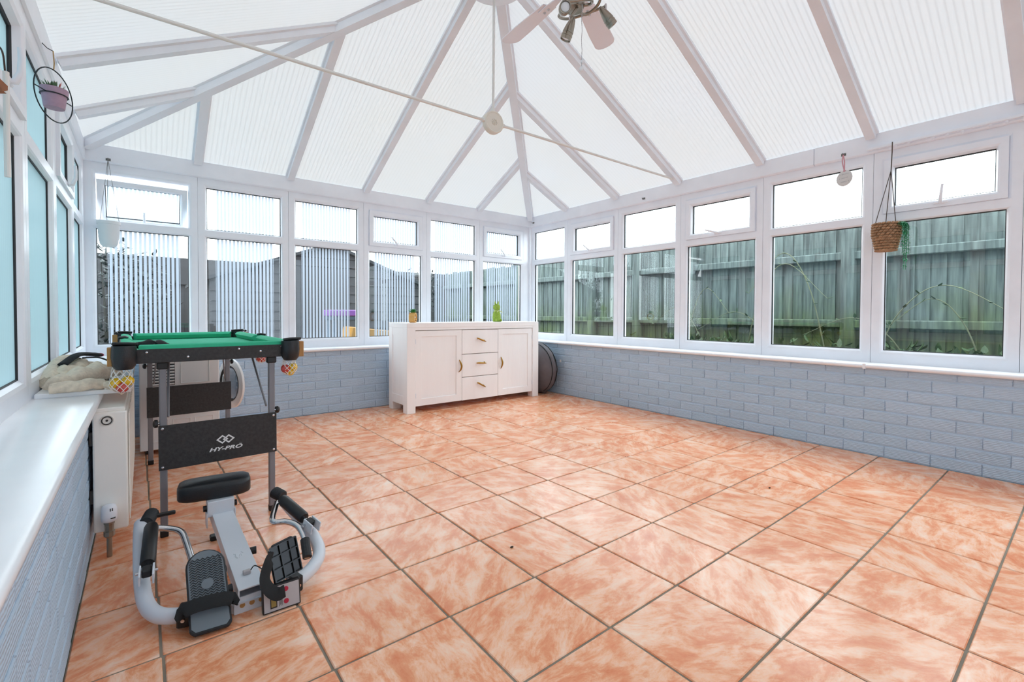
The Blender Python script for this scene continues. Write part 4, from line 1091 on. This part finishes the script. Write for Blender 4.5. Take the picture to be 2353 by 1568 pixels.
MB().tube(bez([fn(-.062,.052,-.012),fn(-.062,.058,.010),fn(-.03,.062,.020),fn(.03,.060,.020),fn(.056,.058,.008),fn(.056,.055,-.012)],5),.021,10,flat=(1,.16,Vector((.04,.78,.60)).normalized().cross(V(1,-.1,0)).normalized()*-1)).build('strap','strap_black',pl,smooth=50)
# right plate is tipped over, showing its ribbed underside
ex,ey = V(.62,.10,.10).normalized(),V(-.10,.25,.80).normalized()
o = V(-3.393,-2.80,.075); nn = ex.cross(ey)
fn2 = lambda a,b,d: o+ex*a+ey*b+nn*d
lw,ll = .045,.115
ol = [(-lw,0),(lw,0),(lw,ll-.015),(lw-.015,ll),(-lw+.015,ll),(-lw,ll-.015)]
p2 = MB().prism(ol,fn2,-.006,0).build('foot_plate','black_gloss',rw,bevel=.002)
q = MB()
for a in (-lw+.004,-.012,.018,lw-.004): q.prism([(a-.0015,.004),(a+.0015,.004),(a+.0015,ll-.006),(a-.0015,ll-.006)],fn2,0,.010)
for b in (.004,.04,.078,ll-.006): q.prism([(-lw+.004,b-.0015),(lw-.004,b-.0015),(lw-.004,b+.0015),(-lw+.004,b+.0015)],fn2,0,.010)
q.build('underside_ribs','black_gloss',p2)
MB().tube(bez([fn2(-.040,.075,.0),V(-3.450,-2.812,.155),V(-3.470,-2.84,.118),V(-3.463,-2.855,.088),V(-3.440,-2.862,.066),V(-3.418,-2.858,.066)],6),.019,10,flat=(1,.10,V(.5,-.85,.2).normalized())).build('strap','strap_black',p2,smooth=50)
# monitor standing on the floor
mx_,my_ = V(.985,-.02,.0).normalized(),V(0,.16,.98).normalized(); mo = V(-3.476,-2.842,.002); mnv = mx_.cross(my_)
mf = lambda a,b,d: mo+mx_*a+my_*b+mnv*d
mn_ = MB().prism([(0,0),(.108,0),(.108,.077),(0,.077)],mf,-.022,0).build('monitor','black_plastic',rw,bevel=.002)
MB().prism([(.004,.004),(.104,.004),(.104,.073),(.004,.073)],mf,0,.001).build('face','monitor_grey',mn_)
MB().prism([(.021,.012),(.040,.012),(.040,.050),(.021,.050)],mf,.001,.0018).build('display_bezel','black_plastic',mn_)
MB().prism([(.0235,.016),(.0375,.016),(.0375,.046),(.0235,.046)],mf,.0018,.0022).build('display','lcd',mn_)
for b in (.022,.058): MB().lathe([(.0075,0),(.007,.002),(0,.0024)],mf(.066,b,.001),mnv,16).build('button','button_red',mn_)
q = MB()
for k in range(5): q.prism([(.046+k*.0022,.012+.004*(k%2)),(.047+k*.0022,.012+.004*(k%2)),(.047+k*.0022,.030),(.046+k*.0022,.030)],mf,.001,.0013)
q.build('print','black_plastic',mn_)

# ------------------------------------------------------------------ roof tie bar
tb = thing('tie_bar','white roof tie rods joined at a round flower medallion','tie bar',(-2.0,-1.99,2.06))
MZ,TYY,MX = 2.135,-1.99,-2.0
for p,q_ in (((.07,TYY,2.142),(MX+.065,TYY,MZ)),((-4.04,TYY,2.13),(MX-.065,TYY,MZ))):
    rd_ = MB().cyl(p,q_,.0085,n=12).build('rod','rod_white',tb,smooth=50)
    MB().cyl(Vector(q_)+(Vector(p)-Vector(q_)).normalized()*.022,q_,.013).build('collar','rod_white',rd_,smooth=50)
    e = Vector(p); s_ = 1 if e.x > -2 else -1
    b_ = MB().cbox(e+V(.01*s_,0,.004),(.022,.011,.013)); b_.cbox(e+V(.03*s_,0,-.004),(.008,.02,.022)); b_.sphere(e+V(-.015*s_,0,0),.014)
    b_.build('end_bracket','rod_white',rd_,smooth=40)
rd_ = MB().cyl((MX,TYY,MZ+.065),(MX-.008,TYY-.02,ZRID-.10),.0085,n=12).build('rod','rod_white',tb,smooth=50)
MB().cyl((MX,TYY,MZ+.06),(MX,TYY,MZ+.09),.013).build('collar','rod_white',rd_,smooth=50)
dv = V(-.06,-1,.0).normalized()
md = MB().lathe([(0,-.022),(.062,-.022),(.070,-.016),(.070,.016),(.064,.021),(.060,.021),(.056,.018),(0,.018)],(MX,TYY,MZ),dv,48).build('medallion','cream_plastic',tb,smooth=35)
uu = V(0,0,1); ww = dv.cross(uu).normalized()
for k in range(8):
    a = 2*math.pi*k/8; c = V(MX,TYY,MZ)+dv*.019+(uu*math.cos(a)+ww*math.sin(a))*.016
    MB().sphere(c,.0062,10,6).build('petal','cream_plastic',md,smooth=70)
MB().sphere(V(MX,TYY,MZ)+dv*.018,.007,10,6).build('petal','cream_plastic',md,smooth=70)

# ------------------------------------------------------------------ ceiling fan
FXc,FYc,FZ = -2.02,-2.718,2.60
fan = thing('ceiling_fan','white ceiling fan with nickel spotlights and a pull chain','ceiling fan',(FXc,FYc,ZRID-.07))
MB().cyl((FXc,FYc,ZRID-.06),(FXc,FYc,FZ+.12),.012).build('downrod','fan_white',fan)
MB().lathe([(.05,0),(.06,-.03),(.02,-.06)][::-1],(FXc,FYc,ZRID-.068)).build('canopy','fan_white',fan,smooth=50)
MB().lathe([(.03,.13),(.09,.11),(.115,.06),(.115,.0),(.09,-.03),(.06,-.04),(0,-.04)],(FXc,FYc,FZ),n=32).build('motor','fan_white',fan,smooth=50)
MB().lathe([(.05,-.04),(.055,-.10),(.045,-.13),(0,-.135)],(FXc,FYc,FZ),n=28).build('light_hub','nickel',fan,smooth=50)
for k in range(6):
    a = 1.488-k*math.pi/3; d = V(math.cos(a),math.sin(a),0); s_ = V(-d.y,d.x,0); c0 = V(FXc,FYc,FZ)
    pt_ = R(-11); s2 = s_*math.cos(pt_)+V(0,0,1)*math.sin(pt_); n2 = d.cross(s2)
    ol = [(.20,-.045),(.45,-.060),(.575,-.062),(.605,-.05),(.622,-.02),(.625,.02),(.612,.05),(.585,.064),(.45,.062),(.20,.046)]
    bl2 = MB().prism(ol,lambda u,v_,t_: c0+d*u+s2*v_+n2*t_,-.003,.003).build('blade','fan_white',fan,bevel=.001)
    MB().prism([(.10,-.015),(.20,-.03),(.27,-.03),(.27,.03),(.20,.03),(.10,.015)],lambda u,v_,t_: c0+d*u+s2*v_+n2*t_,-.011,-.003).build('blade_iron','fan_white',bl2,bevel=.002)
    for uu_ in (.215,.25): MB().sphere(c0+d*uu_-n2*.013,.008,8,6).build('screw','chrome',bl2,smooth=60)
spots = [((-2.149,-2.773,2.387),V(-.55,-.78,-.25)),((-2.053,-2.719,2.367),V(-.15,.37,-.9)),((-1.835,-2.77,2.487),V(.62,-.25,-.72)),((-2.06,-2.89,2.50),V(-.2,-.7,-.6))]
for k,(c,d) in enumerate(spots):
    c = Vector(c); d = d.normalized()
    a0 = math.atan2(c.y-FYc,c.x-FXc); h = V(FXc,FYc,FZ-.11); top = c-d*.005+V(0,0,.045)
    r_ = math.hypot(c.x-FXc,c.y-FYc)
    mid = V(FXc+r_*.75*math.cos(a0+1.15),FYc+r_*.75*math.sin(a0+1.15),(h.z+top.z)/2+.005)
    mid0 = V(FXc+r_*.55*math.cos(a0+1.9),FYc+r_*.55*math.sin(a0+1.9),h.z)
    am = MB().tube(bez([h,mid0,mid,top],8),.0075,10).build('lamp_arm','nickel',fan,smooth=60)
    MB().cyl(top+V(0,0,.012),c,.006).build('swivel','chrome',am)
    lp = MB().lathe([(.006,-.055),(.014,-.04),(.022,-.01),(.026,.012),(.026,.018),(.0275,.019),(.0275,.024),(.026,.025),(.027,.034),(.0285,.035),(.0285,.040),(.027,.041),(.028,.058),(.024,.058),(.022,.05),(0,.05)],c,d,24).build('spotlight','nickel',fan,smooth=35)
    MB().lathe([(.021,.051),(.012,.054),(0,.056)],c,d,18).build('bulb','bulb_glass',lp,smooth=60)
ch = MB(); cx0,cy0 = -2.02,-2.772
for k in range(64): ch.sphere((cx0+.0015*math.sin(k*.3),cy0,2.47-k*.0048),.0022,6,4)
pcn = ch.build('pull_chain','chrome',fan); 
for zz,dx in ((2.19,.007),(2.150,-.002)): MB().sphere((cx0+dx,cy0,zz),.011,12,8,(1,1,1.25)).build('chain_bead','bulb_glass',pcn,smooth=70)
MB().tube([(cx0,cy0,2.21),(cx0+.004,cy0,2.18),(cx0,cy0,2.15)],.0012,5).build('cord','net_white',pcn)

# ------------------------------------------------------------------ hanging things
def hook(p, nrm, label, n_=V(0,0,1)):
    p = Vector(p); nrm = Vector(nrm); sd = nrm.cross(n_).normalized()
    t_ = thing('cup_hook',label,'hook',tuple(p),group='hooks on the eaves beam')
    q = MB(); q.cbox(p+nrm*.0015,(.012,.012,.010) if abs(nrm.x)<.5 else (.0015,.013,.011))
    q.v = q.v
    q2 = MB(); M_ = Matrix((sd,nrm,n_)).transposed(); q2.cbox(p+nrm*.002,(.014,.002,.009),M_); q2.build('plate','chain_grey',t_)
    for s_ in (-1,1): MB().lathe([(.003,0),(.002,.001),(0,.0012)],p+nrm*.004+sd*s_*.010-n_*.002,nrm,8).build('screw','gasket',t_)
    MB().tube(bez([p+nrm*.004,p+nrm*.02,p+nrm*.028-n_*.008,p+nrm*.030+n_*.006],5),.002,6).build('hook_wire','chain_grey',t_)
    return t_
hook((.10,.035,2.06),(-1,0,0),'small metal hook on the beam at the back corner')
hook((.10,-1.61,2.052),(-1,0,0),'small metal hook on the beam above the third clear window')
hook((.10,-3.270,2.042),(-1,0,0),'small metal hook holding the round plaque')
hook((-3.945,.10,2.035),(0,-1,0),'small metal hook holding the hanging white pot')
# white pot on three chains
wp = thing('hanging_pot','plain white plastic pot hanging on chains in the corner','hanging pot',(-3.945,.055,1.39))
pc_ = V(-3.945,.055,0)
MB().lathe([(0,1.392),(.035,1.395),(.050,1.415),(.058,1.46),(.062,1.53),(.064,1.555),(.068,1.557),(.068,1.578),(.063,1.578),(.060,1.55),(.048,1.43),(0,1.41)],pc_,n=28).build('pot','pot_white',wp,smooth=50)
for a in (.4,2.5,4.6):
    e = pc_+V(.064*math.cos(a),.064*math.sin(a),1.57); q = MB(); h0 = pc_+V(0,.015,2.03)
    for k in range(70): p = h0+(e-h0)*(k/69); q.sphere(p,.0021,5,4,(1,1,1.5))
    q.build('chain','chain_grey',wp)
# lilac pot in a wire ring
rp = thing('ring_planter','lilac clay pot with a spiky succulent in a round wire hanger','planter',(-4.035,-1.70,1.72))
rc = V(-4.035,-1.70,1.822); RR = .105
# the ring hangs turned towards the room
rx_ = V(.454,.891,0).normalized()
ph = [rc+rx_*(RR*math.cos(2*math.pi*k/40))+V(0,0,1)*(RR*math.sin(2*math.pi*k/40)) for k in range(40)]
MB().tube(ph,.0025,6,closed=True).build('wire_ring','wire_dark',rp,smooth=60)
MB().tube([rc-rx_*RR+V(0,0,.0),rc-rx_*.042],.0022,6).build('wire_bar','wire_dark',rp); MB().tube([rc+rx_*RR,rc+rx_*.042],.0022,6).build('wire_bar','wire_dark',rp)
MB().tube([rc+V(.043*math.cos(2*math.pi*k/24),.043*math.sin(2*math.pi*k/24),0) for k in range(24)],.0022,6,closed=True).build('pot_holder','wire_dark',rp)
MB().lathe([(0,-.052),(.032,-.052),(.0335,-.048),(.040,.002),(.0435,.003),(.0455,.026),(.043,.027),(.039,.022),(0,.018)],rc,n=28).build('pot','lilac_clay',rp,smooth=40)
q = MB(); q2 = MB(); rnd = random.Random(6)
for k in range(34):
    a = rnd.uniform(0,6.28); el = rnd.uniform(.45,1.4); leaf(q2 if k % 9 == 0 else q,rc+V(.012*math.cos(a),.012*math.sin(a),.018),V(math.cos(a)*math.cos(el),math.sin(a)*math.cos(el),math.sin(el)),rnd.uniform(.028,.045),.008)
q.build('succulent','leaf_succulent',rp); q2.build('red_tips','leaf_red',rp)
MB().tube([rc+V(0,0,RR),rc+V(.001,.006,RR+.03),rc+V(-.003,.02,RR+.085)],.0022,6).build('string','jute',rp)
MB().tube([rc+V(-.003,.02,RR+.085),rc+V(-.02,.015,RR+.09),rc+V(-.036,.01,RR+.105)],.0016,6).build('hook_wire','gasket',rp)
# round plaque on a ribbon
pq = thing('hanging_plaque','round white plaque with faint lettering on a pink ribbon','plaque',(.055,-3.288,1.81))
pqc = V(.062,-3.288,1.868)
MB().lathe([(0,-.003),(.052,-.003),(.054,-.001),(.054,.002),(.052,.003),(0,.003)],pqc,(-1,.3,0),40).build('disc','plaque_white',pq,smooth=40)
q = MB(); dn_ = V(-1,.3,0).normalized(); sx = V(-.3,-1,0).normalized()
rnd = random.Random(9)
for r_,(zz,wd) in enumerate(((.028,.062),(.002,.066),(-.024,.058))):
    a = -wd/2
    while a < wd/2:
        l_ = rnd.uniform(.003,.007); c = pqc+dn_*.0033+sx*a+V(0,0,zz)
        if rnd.random() < .8: q.tube([c+V(0,0,-.004),c+sx*l_*.5+V(0,0,.004),c+sx*l_+V(0,0,-.003)],.0007,4)
        a += l_+.003
q.build('faint_lettering','plaque_ink',pq)
for s_ in (-1,1): MB().tube(bez([V(.072,-3.275,2.035),V(.07,-3.278+s_*.006,1.985),pqc+V(-.004,0,.05)],6),.0035,8,flat=(1,.2,V(1,0,0))).build('ribbon','ribbon_pink',pq)
MB().sphere(pqc+V(-.006,0,.050),.007,8,6,(.6,1.2,.8)).build('knot','ribbon_pink',pq)
# woven hanging basket with trailing plant
bk = thing('hanging_basket','woven seagrass basket on dark strings with a trailing green plant','hanging basket',(.03,-3.53,1.33))
bc = V(.035,-3.532,0); q = MB(); rows = 11; rnd = random.Random(14)
prof_ = lambda t_: .047+.022*min(1,t_*1.7)-.003*max(0,t_-.8)*5
q.lathe([(0,1.338),(.044,1.338),(.066,1.42),(.066,1.515),(.060,1.515),(.058,1.42),(0,1.36)],bc,n=24)
for r_ in range(rows):
    t_ = (r_+.5)/rows; zc = 1.335+.185*t_; rr = prof_(t_); nL = 18
    for k in range(nL):
        a = 2*math.pi*(k+.5*(r_ % 2))/nL; c = bc+V(rr*math.cos(a),rr*math.sin(a),zc); tg = V(-math.sin(a),math.cos(a),0)
        q.tube([c-tg*.012+V(0,0,-.005),c+V(.004*math.cos(a),.004*math.sin(a),0),c+tg*.012+V(0,0,.005)],[.003,.0092,.003],6)
q.build('basket','wicker',bk,smooth=60)
top = V(.06,-3.545,1.86)
for a in (2.2,4.2,.3):
    MB().tube([bc+V(.062*math.cos(a),.062*math.sin(a),1.515),top],.0022,6).build('string','string_dark',bk)
MB().tube([top,V(.063,-3.548,1.98),V(.064,-3.548,2.045)],.0028,6).build('string','string_dark',bk)
rnd = random.Random(18)
for s_ in range(6):
    x0,y0 = bc.x-.035+.012*s_,bc.y-.078-.007*(s_ % 3)
    zb2 = 1.185+.05*abs(s_-2.5)
    pts = bez([(x0+.02,y0+.03,1.50),(x0,y0-.006,1.512),(x0-.004,y0-.016,1.45),(x0,y0-.014+.004*math.sin(s_),zb2)],7)
    q = MB().tube(pts,.0015,5)
    for k in range(52):
        p = pts[min(len(pts)-1,int(4+(len(pts)-5)*k/52))]+V(0,0,-.006*(k % 3)); a = rnd.uniform(0,6.28)
        leaf(q,p,V(math.cos(a),math.sin(a),-.9),rnd.uniform(.012,.019),.007)
    q.build('trailing_stem','leaf_trail',bk)
# curtain track with gliders
ct = thing('curtain_track','white curtain track with plastic gliders above the end window','curtain track',(.085,-4.2,2.03))
MB().box(.078,-5.0,2.028,.0995,-3.405,2.045).build('track','upvc',ct,bevel=.002)
for k in range(13):
    yy = -3.56-.083*k+.02*math.sin(k*2.1)
    q = MB().cbox((.088,yy,2.022),(.003,.006,.006)); q.tube(arc((.088,yy,2.012),.006,0,6.0,10,V(0,1,0),V(0,0,1)),.0012,5); q.build('glider','upvc',ct)
# string ornament by the near left window handle
so_ = thing('hanging_charm','white rod and rust-brown leaf charm hanging on string by a pale blue window','charm',(-4.01,-2.77,1.25))
MB().tube(bez([(-4.035,-2.72,1.585),(-4.012,-2.765,1.55),(-4.008,-2.76,1.49)],5),.002,6).build('string','string_dark',so_)
MB().tube([(-4.005,-2.775,1.50),(-4.005,-2.775,1.25)],.006,10).build('rod','rod_white',so_)
q = MB(); leaf(q,(-4.01,-2.84,1.46),V(.2,-.5,-.8),.06,.03); leaf(q,(-4.01,-2.84,1.43),V(.2,-.6,-.3),.05,.025); q.build('leaf_charm','knit_brown',so_)
# crumbs of dirt on the floor
for k,(x,y_) in enumerate(((-2.62,-2.98),(-1.15,-3.33))):
    q = MB().sphere((x,y_,.003),.006,7,5,(1.4,.8,.5)); single(q,'dirt_crumb','debris',('small dark crumb on the tiles in front of the rowing machine','small dark crumb on the tiles in the open floor')[k],'crumb',(x,y_,0))
